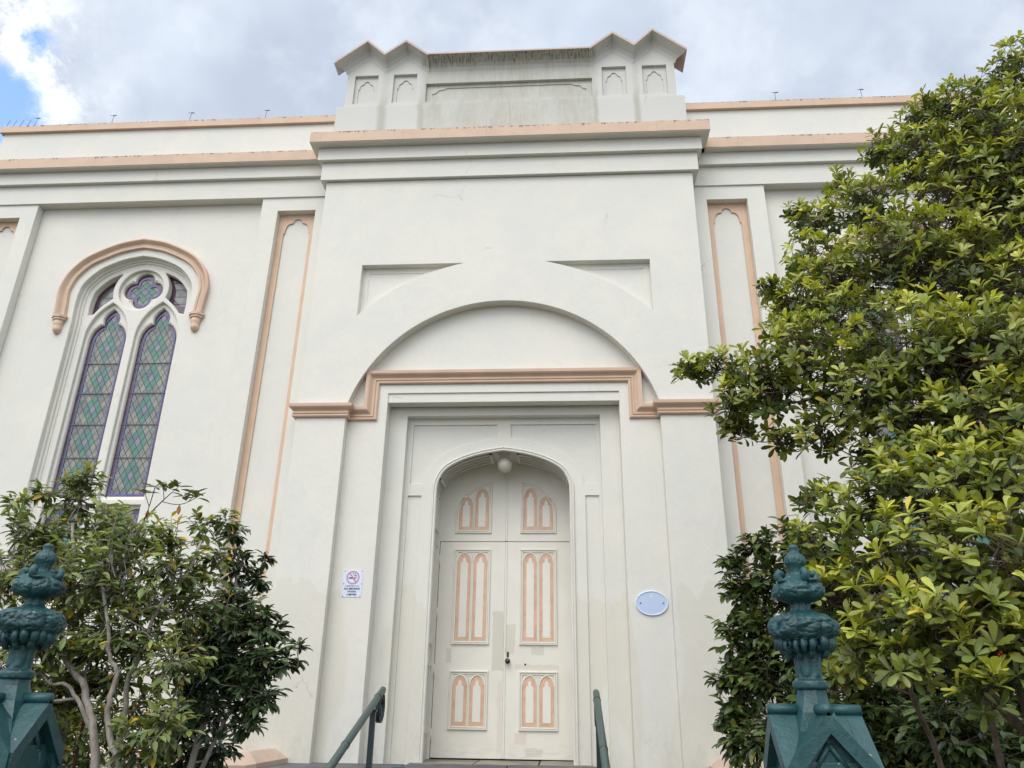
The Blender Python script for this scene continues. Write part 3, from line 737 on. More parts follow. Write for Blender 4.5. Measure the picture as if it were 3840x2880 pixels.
for side, (x0, x1) in ((-1, (jl, jc - .003)), (1, (jc + .003, jr))):
    d = MB(); d.box(x0, x1, DY, DY + .05, 1.045, 3.592, 'door', .003)
    leaf = d.build('door_leaf', church)
    px = (-1.403, -.928) if side == -1 else (-.550, -.080)
    door_panel(px[0], px[1], 2.318, 3.497, leaf); door_panel(px[0], px[1], 1.350, 2.013, leaf)
    hx = x0 if side == -1 else x1
    for hz in (1.22, 1.95, 2.62, 3.28):
        h = MB(); h.box(hx - .016, hx + .016, DY - .012, DY + .004, hz, hz + .14, 'door', .004); h.tube([(hx, DY - .014, hz + .005), (hx, DY - .014, hz + .135)], .008, 'door', 8); h.build('hinge', leaf)
    if side == 1:
        k = MB(); k.lathe([(.006, DY - .002), (.030, DY - .003), (.030, DY - .008), (.012, DY - .012), (.012, DY - .035), (.026, DY - .042), (.032, DY - .055), (.026, DY - .068), (.012, DY - .074), (.002, DY - .076)][::-1], -.690, 2.128, 'bronze', 24, axis='Y'); k.build('knob', leaf)
        k = MB(); k.box(-.702, -.678, DY - .01, DY + .002, 2.178, 2.238, 'screw', .003); k.build('escutcheon', leaf)
        k = MB(); k.lathe([(.003, DY + .002), (.011, DY), (.012, DY - .004), (.003, DY - .006)], -.475, 2.093, 'screw', 12, axis='Y'); k.build('keyhole', leaf)
        k = MB(); k.box(x0 - .004, x0 + .022, DY - .012, DY, 1.05, 3.588, 'door', .005); k.build('meeting_bead', leaf)
    d = MB(); d.box(x0 - (.06 if side == -1 else 0), x1 + (.06 if side == 1 else 0), DY - .002, DY + .05, 3.60, 4.74, 'door', .003)
    if side == 1: d.box(x0 - .004, x0 + .020, DY - .014, DY, 3.605, 4.70, 'door', .005)
    ul = d.build('overdoor_panel', church)
    door_panel(px[0], px[1], 3.702, 4.4, ul, arched=side)
fr = MB(); fr.box(-1.64, jl - .006, DY - .016, DY + .06, 1.03, 3.9, 'door', .003); fr.box(jr + .006, .155, DY - .016, DY + .06, 1.03, 3.9, 'door', .003)
fr.box(jl - .02, jr + .02, DY + .04, DY + .08, 1.03, 4.75, 'crevice'); fr.build('door_frame', church)

# small things on the parapets: thin wire rods with a cross bar
def birdrod(x, lean, bar, label, y=9.175, h=.14):
    o = MB(); top = (x + lean * h, y - .02, 10.028 + h)
    o.tube([(x, y, 10.02), top], .0035, 'wire', 5)
    if bar: o.tube([(top[0] - .045, y - .03, top[2]), (top[0] + .055, y - .02, top[2] + .004)], .0035, 'wire', 5); o.box(top[0] - .002, top[0] + .04, y - .03, y - .02, top[2] - .004, top[2] + .008, 'wire')
    o.box(x - .012, x + .012, y - .012, y + .012, 10.02, 10.036, 'wire')
    tagobj(o.build('wire_spike'), label, 'bird spike', 'thin wire bird spikes standing along the roof parapets')
birdrod(-8.33, .3, True, 'thin wire spike with small crossbar, beside the row of bare slanted spikes')
birdrod(-7.05, .15, True, 'thin wire spike with crossbar on the left parapet, second crossbar one from the corner')
birdrod(-5.78, .15, True, 'thin wire spike with crossbar on the left parapet above the stained glass window')
birdrod(-4.56, .1, True, 'thin wire spike with crossbar on the left parapet nearest the gabled attic')
for x, t in ((-8.45, 'fourth bare slanted wire from the left end of the parapet'), (-8.57, 'third bare slanted wire from the left end of the parapet'), (-8.69, 'second bare slanted wire from the left end of the parapet'), (-8.80, 'bare slanted wire at the very left end of the parapet')):
    birdrod(x, .5, False, t, h=.12)
birdrod(3.26, 0, True, 'thin wire spike with crossbar on the right parapet nearest the gabled attic')
birdrod(4.53, -.15, True, 'thin wire spike with crossbar on the right parapet farthest from the attic')

# globe lamp under the door arch
lp = empty('globe_lamp', (-.74, 9.62, 4.69), 'round opal glass globe lamp hanging under the top of the door arch', 'lamp')
o = MB(); o.lathe([(.004, 4.42)] + [(.100 * math.sin(R(a)), 4.52 - .100 * math.cos(R(a))) for a in range(12, 160, 8)] + [(.03, 4.617)], -.74, 9.62, 'lampglass', 32); o.build('globe', lp)
o = MB(); o.lathe([(.05, 4.607), (.055, 4.612), (.055, 4.635), (.085, 4.655), (.085, 4.69)], -.74, 9.62, 'trim', 24); o.build('ceiling_rose', lp)

# signs
def text(mb, s, cx, z, size, y, m, bold=True):
    fc = bpy.data.curves.new('t', 'FONT'); fc.body = s; fc.size = size; fc.align_x = 'CENTER'; fc.extrude = .0008; fc.offset = size * .022 if bold else 0
    ob = bpy.data.objects.new('t', fc); me = bpy.data.meshes.new_from_object(ob)
    mb.add([(cx + v.co.x, y - v.co.z, z + v.co.y) for v in me.vertices], [list(p.vertices) for p in me.polygons], m)
    bpy.data.objects.remove(ob); bpy.data.curves.remove(fc); bpy.data.meshes.remove(me)
sg = empty('no_smoking_sign', (-2.462, SP, 2.917), 'white no smoking within 3 metres notice with pink prohibition ring screwed beside the door', 'sign')
sx, sy = -2.462, SP - .001
o = MB(); o.box(sx - .115, sx + .115, sy - .004, sy + .006, 2.762, 3.072, 'sign_white', .0015)
o.build('plate', sg)
o = MB(); yy = sy - .0055; zc = 2.985
o.plate([arc(sx, zc, .078, 0, 360, 40)[:-1], arc(sx, zc, .062, 0, 360, 40)[:-1]], yy - .0008, yy + .0008, 'sign_red')
a = R(-50); ca, sa = math.cos(a), math.sin(a)
o.plate([[(sx + ca * u - sa * v, zc + sa * u + ca * v) for u, v in ((-.066, -.0075), (.066, -.0075), (.066, .0075), (-.066, .0075))]], yy - .0022, yy - .0009, 'sign_red')
o.build('prohibition_ring', sg)
o = MB()
o.plate([rect(sx - .052, zc - .012, sx + .024, zc + .002)], yy - .0008, yy + .0008, 'ink')
for k in (.030, .037): o.plate([rect(sx + k, zc - .012, sx + k + .004, zc + .002)], yy - .0008, yy + .0008, 'ink')
sm1 = sm_points([(sx + .036, zc + .008), (sx + .032, zc + .02), (sx + .012, zc + .022), (sx + .008, zc + .032), (sx - .002, zc + .04), (sx + .004, zc + .052)], 4)
sm2 = sm_points([(sx + .044, zc + .008), (sx + .042, zc + .024), (sx + .024, zc + .03), (sx + .026, zc + .044), (sx + .014, zc + .05)], 4)
for q in (sm1, sm2): o.sweep(q, [(-.0016, 0), (-.0016, .0012), (.0016, .0012), (.0016, 0)], 'ink', base=yy)
o.build('cigarette_symbol', sg)
for t_, z_, h_, bo in (('AS REQUIRED BY LAW', 2.883, .0165, False), ('NO SMOKING', 2.847, .0295, True), ('WITHIN', 2.815, .0275, True), ('3 METRES', 2.782, .0275, True)):
    o = MB(); text(o, t_, sx, z_, h_, yy, 'ink', bo); o.build('lettering', sg)

for ux, uz in ((-.102, 3.06), (.102, 3.06), (-.106, 2.913), (.106, 2.913), (-.102, 2.773), (.102, 2.773)):
    o = MB(); o.lathe([(.001, sy - .0075), (.005, sy - .007), (.006, sy - .004)], sx + ux, uz, 'ink', 10, axis='Y'); o.build('screw', sg)
pl = empty('oval_plaque', (1.0, SP, 2.715), 'blank pale blue oval plaque with two screws fixed right of the door', 'plaque')
def ell(rx, rz, n=48): return [(1.0 + rx * math.cos(2 * math.pi * i / n), 2.715 + rz * math.sin(2 * math.pi * i / n)) for i in range(n)]
o = MB(); o.plate([ell(.178, .131)], SP - .012, SP + .004, 'sign_blue', .003); o.plate([rect(.985, 2.775, 1.012, 2.802)], SP - .0135, SP - .0115, 'sign_rim'); o.build('plate', pl)
o = MB(); o.plate([ell(.184, .137), ell(.170, .123)], SP - .018, SP + .002, 'sign_rim', .004); o.build('rim', pl)
for ux in (-.127, .128):
    o = MB(); o.lathe([(.001, SP - .018), (.007, SP - .017), (.008, SP - .012)], 1.0 + ux, 2.715, 'screw', 12, axis='Y'); o.build('screw', pl)

# low walls with chamfered copings flanking the steps
for s, t in ((-1, 'low white garden wall end with peach hipped coping left of the steps'), (1, 'low white garden wall end with peach hipped coping right of the steps')):
    xc = CX + s * 2.405
    e = empty('flanking_wall', (xc, 8.5, 0), t, 'low wall', 'low walls flanking the porch steps')
    o = MB(); o.box(xc - .15, xc + .15, 8.05, 8.925, 0, 1.0, 'wall', .01); o.build('wall', e)
    o = MB(); hw = .19; y0, y1 = 7.95, 8.927
    V = [(xc - hw, y0 + .07, 1.0), (xc + hw, y0 + .07, 1.0), (xc + hw, y1, 1.0), (xc - hw, y1, 1.0),
         (xc - hw, y0 + .07, 1.075), (xc + hw, y0 + .07, 1.075), (xc + hw, y1, 1.075), (xc - hw, y1, 1.075),
         (xc - .035, y0 + .27, 1.165), (xc + .035, y0 + .27, 1.165), (xc + .035, y1, 1.165), (xc - .035, y1, 1.165),
         (xc - .11, y0, 1.0), (xc + .11, y0, 1.0), (xc + .11, y0, 1.06), (xc - .11, y0, 1.06)]
    F = [(0, 3, 7, 4), (1, 5, 6, 2), (12, 13, 14, 15), (0, 4, 15, 12), (1, 13, 14, 5), (4, 7, 11, 8), (5, 9, 10, 6), (8, 11, 10, 9), (4, 8, 15), (5, 14, 9), (15, 8, 9, 14), (3, 2, 6, 10, 11, 7), (0, 12, 13, 1, 2, 3)]
    o.add(V, F, 'beige'); o.build('coping', e)

# handrails
def rail(x, s, label):
    e = empty('handrail', (x, 5.8, 0), label, 'handrail', 'green handrails on the porch steps')
    A, Bv = Vector((x, 6.22, 1.715)), Vector((x, 3.3, .672)); d = (Bv - A).normalized()
    o = MB(); o.tube([A - d * .006, A, A + d * .05, Bv], [.016, .0245, .025, .025], 'rail', 20); o.build('grip', e)
    o = MB()
    for t in (.16, 1.02, 1.9, 2.6):
        q = A + d * t; o.tube([q, q + d * .012], .028, 'railpost', 20)
    o.tube([A + Vector((0, 0, -.030)) + d * .02, Bv + Vector((0, 0, -.030))], .009, 'railpost', 8)
    o.build('collar', e)
    for yq in (5.95, 4.78, 3.6):
        zt_ = A.z + (A.y - yq) / d.y * 0 + (yq - A.y) * (Bv.z - A.z) / (Bv.y - A.y) - .055
        zb_ = max(0, 1.0 - .143 * math.ceil((6.1 - yq) / .41))
        o = MB(); o.box(x - .019, x + .019, yq - .019, yq + .019, zb_, zt_, 'railpost', .003); o.box(x - .026, x + .026, yq - .024, yq + .024, zt_ - .004, zt_ + .012, 'railpost', .003); o.box(x - .008, x + .008, yq - .008, yq + .008, zt_, zt_ + .035, 'railpost')
        o.build('post', e)
    # scroll end, curling down and back under the grip
    o = MB(); pts = []
    c0 = Vector((x, 6.16, 1.585))
    for i in range(46):
        a_ = R(78 - i * 14.5); r_ = .108 * (1 - i / 46 * .72)
        pts.append(c0 + Vector((0, math.cos(a_) * r_ * .95, math.sin(a_) * r_ * 1.1)))
    pts = [A + Vector((0, -.03, -.02)), A + Vector((0, .02, -.02))] + pts[1:]
    V = []; F = []; n = len(pts)
    for i, p in enumerate(pts):
        t_ = (pts[min(i + 1, n - 1)] - pts[max(i - 1, 0)]).normalized(); nn = Vector((0, -t_.z, t_.y)) * .005
        for q in (p + nn, p - nn):
            V += [q + Vector((-.017, 0, 0)), q + Vector((.017, 0, 0))]
    for i in range(n - 1):
        a_, b_ = i * 4, i * 4 + 4
        F += [(a_, a_ + 1, b_ + 1, b_), (a_ + 2, b_ + 2, b_ + 3, a_ + 3), (a_, b_, b_ + 2, a_ + 2), (a_ + 1, a_ + 3, b_ + 3, b_ + 1)]
    o.add(V, F, 'railpost', True); o.build('scroll', e)
rail(-1.378, -1, 'grey green tubular handrail left of the door with curled scroll end')
rail(.237, 1, 'grey green tubular handrail right of the door, seen nearly end on')
st = empty('boot_scraper', (-1.19, 6.05, .857), 'small teal painted iron stub at the foot of the left handrail', 'boot scraper')
o = MB(); o.box(-1.215, -1.165, 6.03, 6.07, .85, 1.14, 'iron', .006); o.build('stem', st)
o = MB(); o.box(-1.235, -1.145, 6.0, 6.1, 1.14, 1.205, 'iron', .02); o.build('cap', st)

# cast iron gate posts
from mathutils import noise as mn
def gate_post(x, y, label, seed):
    e = empty('gate_post', (x, y, 0), label, 'gate post', 'teal cast iron gate posts in front of the steps')
    h = .1
    o = MB(); o.box(x - .085, x + .085, y - .085, y + .085, 0, 1.5, 'iron', .004)
    for sx_ in (-1, 1):
        for sy_ in (-1, 1): o.box(*sorted((x + sx_ * .074, x + sx_ * .098)), *sorted((y + sy_ * .074, y + sy_ * .098)), 0, 1.49, 'iron', .003)
    o.build('shaft', e)
    # cross-gabled cap: four gables with roll ridges
    zr, zv = 1.600, 1.486
    o = MB()
    V = [(x, y, zr + .002)]; F = []
    cs = [(-1, -1), (1, -1), (1, 1), (-1, 1)]
    for cx_, cy_ in cs: V.append((x + cx_ * h, y + cy_ * h, zv))
    mids = [(0, -1), (1, 0), (0, 1), (-1, 0)]
    for ax, ay in mids: V.append((x + ax * h, y + ay * h, zr))
    for k in range(4): F += [(0, 1 + k, 5 + k), (0, 5 + k, 1 + (k + 1) % 4)]
    o.add(V, F, 'iron')
    # gable faces: barge band standing proud of a sunk field with a pointed moulding
    for k, (ax, ay) in enumerate(mids):
        def P(u, z, off): # u along the face, off outward
            return (x + ax * (h + off) + (-ay) * u, y + ay * (h + off) + ax * u, z)
        def tri_band(w0, w1, off0, off1, zt0, slope=(zr - zv) / h):
            # chevron band between apex drops w0..w1
            a = [(-h, zv - w0), (0, zr - w0), (h, zv - w0)]; b = [(-h, zv - w1), (0, zr - w1), (h, zv - w1)]
            V = [P(u, z, off0) for u, z in a] + [P(u, z, off0) for u, z in b] + [P(u, z, off1) for u, z in a] + [P(u, z, off1) for u, z in b]
            F = [(0, 1, 4, 3), (1, 2, 5, 4), (6, 7, 10, 9), (7, 8, 11, 10), (0, 1, 7, 6), (1, 2, 8, 7), (3, 4, 10, 9), (4, 5, 11, 10), (0, 3, 9, 6), (2, 5, 11, 8)]
            o.add(V, F, 'iron')
        tri_band(-.002, .042, -.03, .006, 0)
        o.add([P(-h, zv - .3, -.022), P(h, zv - .3, -.022), P(h, zv, -.022), P(0, zr - .02, -.022), P(-h, zv, -.022)], [(0, 1, 2, 3, 4)], 'iron')
        a = [(-.06, 1.30), (-.056, 1.42), (-.035, 1.485), (0, 1.535), (.035, 1.485), (.056, 1.42), (.06, 1.30)]
        for q0, q1 in zip(a[:-1], a[1:]): o.tube([P(q0[0], q0[1], -.02), P(q1[0], q1[1], -.02)], .007, 'iron', 8)
        a = [(-.035, 1.30), (-.032, 1.42), (0, 1.475), (.032, 1.42), (.035, 1.30)]
        for q0, q1 in zip(a[:-1], a[1:]): o.tube([P(q0[0], q0[1], -.02), P(q1[0], q1[1], -.02)], .005, 'iron', 8)
        for u in (-h, h): o.tube([P(u, .02, 0), P(u, zv - .03, 0)], .008, 'iron', 8)
    o.build('gabled_cap', e)
    for ax, ay in mids:
        o = MB(); o.tube([(x + ax * .03, y + ay * .03, zr + .006), (x + ax * (h + .006), y + ay * (h + .006), zr + .006)], .0125, 'iron', 14); o.build('ridge_roll', e)
    # faceted spire running down into the valleys
    o = MB(); n = 8; rings = []
    V = []
    levels = [(.0325, 1.655, 0), (.036, 1.635, 0), (.050, 1.600, .25), (.072, 1.56, .7), (.100, 1.52, 1), (.1385, 1.484, 1)]
    for r_, z, sq in levels:
        for k in range(8):
            a_ = R(45 * k + 45); diag = (k % 2 == 0)
            rr = r_ * (1 if diag else (1 - .72 * sq * .75)); V.append((x + rr * math.cos(a_), y + rr * math.sin(a_), z))
    F = []
    for i in range(len(levels) - 1):
        for k in range(8): F.append((i * 8 + k, i * 8 + (k + 1) % 8, (i + 1) * 8 + (k + 1) % 8, (i + 1) * 8 + k))
    o.add(V, F, 'iron'); o.build('spire', e)
    # finial, lathed and then lobed like the cast leaves
    prof = [(.031, 1.648), (.039, 1.652), (.0405, 1.660), (.039, 1.668), (.031, 1.672), (.0285, 1.676), (.0288, 1.70), (.0305, 1.722), (.034, 1.732), (.046, 1.736), (.054, 1.742), (.057, 1.750), (.058, 1.757), (.066, 1.762), (.075, 1.770), (.0795, 1.782), (.0795, 1.795), (.074, 1.807), (.060, 1.817), (.040, 1.823), (.027, 1.828), (.0228, 1.838), (.0235, 1.846), (.033, 1.851), (.050, 1.858), (.0585, 1.868), (.060, 1.878), (.056, 1.889), (.046, 1.898), (.034, 1.904), (.026, 1.910), (.019, 1.917), (.0178, 1.925), (.0205, 1.935), (.0255, 1.945), (.0262, 1.954), (.0225, 1.963), (.0145, 1.970), (.0115, 1.974), (.0118, 1.980), (.0125, 1.985), (.0095, 1.990), (.002, 1.993)]
    fine = sm_points(prof, 5)
    def mod(a_, z):
        lob = abs(math.cos(a_ * 4 + .3)); k = 0
        if 1.757 < z < 1.822 or 1.85 < z < 1.905: k = .15 * (lob ** .6 - .62)
        if 1.732 < z < 1.760: k = .30 * (abs(math.sin(a_ * 9 + (2.2 if z > 1.745 else 0))) - .55)
        if 1.897 < z < 1.915: k = .38 * (abs(math.sin(a_ * 2 + .6)) ** 4)
        if 1.676 < z < 1.73: k = .16 * (abs(math.cos(a_ * 3)) - .5)
        if 1.93 < z < 1.965: k = .06 * (abs(math.cos(a_ * 3)) - .5)
        if 1.826 < z < 1.848: k = .14 * (abs(math.cos(a_ * 4)) - .5)
        q = mn.noise(Vector((math.cos(a_) * 2.2 + seed, math.sin(a_) * 2.2, z * 55))); q2 = mn.noise(Vector((math.cos(a_) * 5 + seed, math.sin(a_) * 5, z * 110)))
        amp = .12 if 1.73 < z < 1.93 else .035
        q3 = abs(mn.noise(Vector((math.cos(a_) * 3.6 + seed * 2, math.sin(a_) * 3.6, z * 48 + 3)))); q4 = abs(mn.noise(Vector((math.cos(a_) * 8 + seed, math.sin(a_) * 8 + 5, z * 105))))
        ridge = (math.exp(-q3 * 16) + .6 * math.exp(-q4 * 14)) * (1 if 1.73 < z < 1.97 else .25)
        return 1 + k + amp * .55 * q + amp * .3 * q2 - .085 * ridge
    o = MB(); o.lathe(fine, x, y, 'iron', 144, mod)
    rnd = random.Random(seed)
    # curled leaf tips at the shoulders and ragged leaves under the lower bulb
    for k in range(4):
        a_ = R(45 * 2 * k + 8); ca_, sa_ = math.cos(a_), math.sin(a_)
        P_ = [(.038, 1.896), (.047, 1.906), (.050, 1.916), (.045, 1.922), (.038, 1.919), (.036, 1.912)]
        o.tube([(x + r_ * ca_, y + r_ * sa_, z) for r_, z in P_], [.010, .010, .009, .0085, .008, .006], 'iron', 10)
    for k in range(17):
        a_ = 2 * math.pi * k / 17 + rnd.uniform(-.12, .12); ca_, sa_ = math.cos(a_), math.sin(a_); j = rnd.uniform(-.003, .004)
        o.tube([(x + r_ * ca_, y + r_ * sa_, z + j) for r_, z in ((.050, 1.764), (.061, 1.756), (.063, 1.746), (.054, 1.737), (.044, 1.731))], [.007, .0085 + j, .008 + j, .007, .004], 'iron', 8)
        if k % 2: o.tube([(x + r_ * ca_, y + r_ * sa_, z + j) for r_, z in ((.048, 1.744), (.050, 1.732), (.043, 1.722), (.036, 1.72))], [.006, .007 + j, .006, .004], 'iron', 8)
    o.build('finial', e)
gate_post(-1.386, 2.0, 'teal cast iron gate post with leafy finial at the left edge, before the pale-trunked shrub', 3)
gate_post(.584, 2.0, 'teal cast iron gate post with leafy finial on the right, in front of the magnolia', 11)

# ------------------------------------------------------------------ planting
class Leaves:
    def __init__(s): s.V = []; s.F = []; s.col = []; s.n = 0
    def leaf(s, p, d, up, L, wd, curl, fold, c, ob=False):
        A_ = (.10, .34, .50, .36) if ob else (.20, .47, .42, .18)
        d = d / np.linalg.norm(d); sd = np.cross(d, up); q = np.linalg.norm(sd)
        if q < 1e-4: sd = np.cross(d, np.array([1., .3, 0])); q = np.linalg.norm(sd)
        sd /= q; nr = np.cross(sd, d)
        def at(t, side, lift): return p + d * (L * t) + sd * side - nr * (curl * L * t * t) + nr * lift
        f = fold * wd
        vs = [at(0, 0, 0), at(.12, 0, 0), at(.42, 0, 0), at(.74, 0, 0), at(1, 0, 0),
              at(.14, wd * A_[0], f * .3), at(.42, wd * A_[1], f), at(.72, wd * A_[2], f), at(.92, wd * A_[3], f * .6),
              at(.14, -wd * A_[0], f * .3), at(.42, -wd * A_[1], f), at(.72, -wd * A_[2], f), at(.92, -wd * A_[3], f * .6)]
        o = s.n
        s.V += vs; s.n += 13
        s.F += [(o, o + 1, o + 5), (o + 1, o + 2, o + 6, o + 5), (o + 2, o + 3, o + 7, o + 6), (o + 3, o + 4, o + 8, o + 7),
                (o, o + 9, o + 1), (o + 1, o + 9, o + 10, o + 2), (o + 2, o + 10, o + 11, o + 3), (o + 3, o + 11, o + 12, o + 4)]
        s.col += [c] * 13
    def build(s, name, parent, m):
        me = bpy.data.meshes.new(name); ob = bpy.data.objects.new(name, me); C.objects.link(ob); ob.parent = parent
        b = np.array(wloc(parent)); V = np.array(s.V) - b
        me.from_pydata(V.tolist(), [], s.F); me.materials.append(m)
        me.polygons.foreach_set('use_smooth', [True] * len(s.F))
        ca = me.color_attributes.new('leafcol', 'FLOAT_COLOR', 'POINT')
        cc = np.ones((len(s.col), 4)); cc[:, :3] = np.array(s.col); ca.data.foreach_set('color', cc.ravel())
        me.update(); return ob
def plant(name, base, label, cat, blobs, stems, leafm, barkm, cols, L0, wr, nper, dens, style, seed, extra=None, group=None, twigr=.0022, accent=None):
    rs = np.random.RandomState(seed); e = empty(name, base, label, cat, group)
    tb = MB(); lv = Leaves(); bnodes = []
    for pts, r0, r1 in stems:
        sp = sm_points(pts, 4); k = len(sp); jit = [tuple(np.array(p) + rs.normal(0, .005, 3) * (0 < i < k - 1)) for i, p in enumerate(sp)]
        tb.tube(jit, [r0 + (r1 - r0) * i / (k - 1) for i in range(k)], barkm, 9)
        bnodes += [(np.array(p), r0 + (r1 - r0) * i / (k - 1)) for i, p in enumerate(jit)]
    centers = []
    order = sorted(blobs, key=lambda b: min(np.linalg.norm(np.array(b[:3]) - n[0]) for n in bnodes))
    for bx_, by_, bz_, br_ in order:
        c = np.array([bx_, by_, bz_])
        # join the nearest thicker wood
        best = min(bnodes, key=lambda n: np.linalg.norm(c - n[0]) + (.25 if n[0][2] > c[2] else 0) - n[1] * 3)
        a = best[0]; mid = (a + c) / 2 + rs.normal(0, .04, 3) - np.array([0, 0, .04]); r1 = min(best[1] * .8, .006 + br_ * .02)
        pts = sm_points([tuple(a), tuple(mid), tuple(c)], 4)
        rr = [r1 + (.004 - r1) * i / (len(pts) - 1) for i in range(len(pts))]
        tb.tube(pts, rr, barkm, 6); bnodes += [(np.array(p), q) for p, q in zip(pts[2:], rr[2:])]
        N = int(dens * (br_ / .3) ** 2 * (1 if br_ > .12 else 1.6)) + 2
        subs = []
        for i in range(N):
            v = rs.normal(0, 1, 3); v /= np.linalg.norm(v); rad = br_ * (rs.uniform(.25, 1.08) ** .6)
            v[2] = v[2] * .9 + .12; v[1] = v[1] * .95 - .1
            p = c + v * rad
            if subs and rs.rand() < .75: q = subs[rs.randint(len(subs))]; q = q * .6 + c * .4
            else: q = c
            mid = (q + p) / 2 + rs.normal(0, .018, 3)
            tb.tube([tuple(q), tuple(mid), tuple(p)], [twigr * 1.7, twigr * 1.2, twigr * .8], barkm, 4)
            subs.append(p)
            ax = v * .8 + np.array([0, -.15, .75 if style == 'rosette' else -.05]) + rs.normal(0, .25, 3); ax /= np.linalg.norm(ax)
            t1 = np.cross(ax, rs.normal(0, 1, 3)); t1 /= np.linalg.norm(t1); t2 = np.cross(ax, t1)
            lit_tip = min(1., max(0., (rad / br_ - .45) * 1.3 + v[2] * .35)); tone = (.44 + .84 * lit_tip) * rs.uniform(.85, 1.15); inner_shade = min(1., max(0., 1.05 - lit_tip * .9 + rs.normal(0, .22)))  # light painted into leaf colour: outer and upper leaves brighter, inner ones shaded
            n = rs.randint(nper[0], nper[1] + 1); cr = rs.rand()
            for k in range(n):
                an = 2.4 * k + rs.uniform(-.3, .3)
                if style == 'rosette':
                    tilt = R(rs.uniform(22, 86)); st_ = p - ax * rs.uniform(0, .03)
                    dv = ax * math.cos(tilt) + (t1 * math.cos(an) + t2 * math.sin(an)) * math.sin(tilt)
                    upv = ax; curl = rs.uniform(.0, .28); L = L0 * rs.uniform(.6, 1.15)
                else:
                    f_ = k / max(1, n - 1); st_ = q * (1 - .35 - .65 * f_) + p * (.35 + .65 * f_) if n > 1 else p
                    side = (1 if k % 2 else -1); tw = (p - q); tw = tw / (np.linalg.norm(tw) + 1e-6)
                    sdv = np.cross(tw, np.array([0, 0, 1.])); sdv /= (np.linalg.norm(sdv) + 1e-6)
                    dv = tw * .75 + sdv * side * rs.uniform(.5, 1.1) + np.array([0, -.1, rs.uniform(-.55, .15)]) + rs.normal(0, .2, 3)
                    upv = np.array([0, -.25, 1.]) + rs.normal(0, .3, 3); curl = rs.uniform(.08, .35); L = L0 * rs.uniform(.65, 1.15)
                u = rs.rand(); base_c = np.array(cols[0]) * (1 - inner_shade) + np.array(cols[1]) * inner_shade
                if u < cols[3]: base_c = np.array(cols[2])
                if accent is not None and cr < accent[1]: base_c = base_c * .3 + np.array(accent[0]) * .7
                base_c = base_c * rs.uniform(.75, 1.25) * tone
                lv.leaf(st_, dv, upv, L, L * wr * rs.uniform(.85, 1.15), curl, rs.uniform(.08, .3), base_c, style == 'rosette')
    if extra: extra(tb, lv, rs)
    tb.build('trunk', e); lv.build('crown', e, leafm); return e
MAG = [(4.31, 5.9, 7.08, 0.41), (3.66, 5.7, 6.48, 0.46), (3.74, 5.5, 5.88, 0.59), (3.18, 5.7, 6.06, 0.38), (2.92, 5.8, 6.33, 0.18), (3.3, 5.5, 5.4, 0.55), (2.6, 5.6, 5.5, 0.33), (2.2, 5.7, 5.44, 0.21), (2.1, 5.8, 5.65, 0.11), (2.64, 5.3, 4.79, 0.46), (2.19, 5.4, 4.67, 0.32), (1.81, 5.4, 4.56, 0.21), (1.64, 5.4, 4.68, 0.1), (3.02, 5.2, 4.53, 0.52), (3.49, 5.3, 4.93, 0.51), (0.95, 5.2, 3.88, 0.12), (1.17, 5.1, 3.84, 0.17), (1.39, 5.0, 3.77, 0.22), (1.18, 5.1, 3.55, 0.18), (1.44, 5.0, 3.59, 0.25), (1.7, 4.9, 3.84, 0.31), (1.91, 4.8, 3.49, 0.36), (2.26, 4.7, 3.76, 0.4), (2.5, 4.5, 3.57, 0.41), (2.74, 4.4, 3.61, 0.4), (2.21, 4.6, 3.3, 0.3), (2.43, 4.3, 3.12, 0.33), (1.47, 5.0, 3.28, 0.13), (1.7, 4.9, 3.27, 0.18), (1.22, 5.1, 3.38, 0.11), (2.23, 3.9, 2.62, 0.34), (1.96, 4.0, 2.61, 0.31), (1.77, 4.2, 2.69, 0.23), (1.61, 4.4, 2.59, 0.19), (1.63, 4.0, 2.31, 0.25), (1.78, 3.7, 2.23, 0.31), (1.93, 3.5, 2.17, 0.3), (1.5, 3.7, 1.98, 0.22), (1.66, 3.5, 1.91, 0.26), (1.8, 3.4, 1.8, 0.21), (1.32, 3.7, 1.87, 0.11), (1.43, 3.5, 1.8, 0.12), (1.62, 3.3, 1.68, 0.1), (1.53, 4.70, 2.79, 0.15), (1.50, 4.60, 2.48, 0.19), (1.47, 4.40, 2.16, 0.20), (1.34, 4.40, 1.92, 0.12), (1.41, 4.20, 1.74, 0.11), (3.32, 5.80, 6.59, 0.24), (2.51, 5.80, 5.93, 0.15), (2.09, 5.60, 4.99, 0.27), (1.65, 5.30, 4.25, 0.14), (2.15, 5.20, 4.17, 0.36), (1.82, 5.30, 4.38, 0.22), (3.72, 5.30, 5.51, 0.49), (3.21, 4.90, 4.21, 0.41), (2.75, 4.50, 3.19, 0.36), (1.94, 4.80, 3.12, 0.19), (2.23, 4.30, 2.88, 0.28), (1.94, 3.50, 1.98, 0.21), (2.02, 4.40, 2.96, 0.19)]
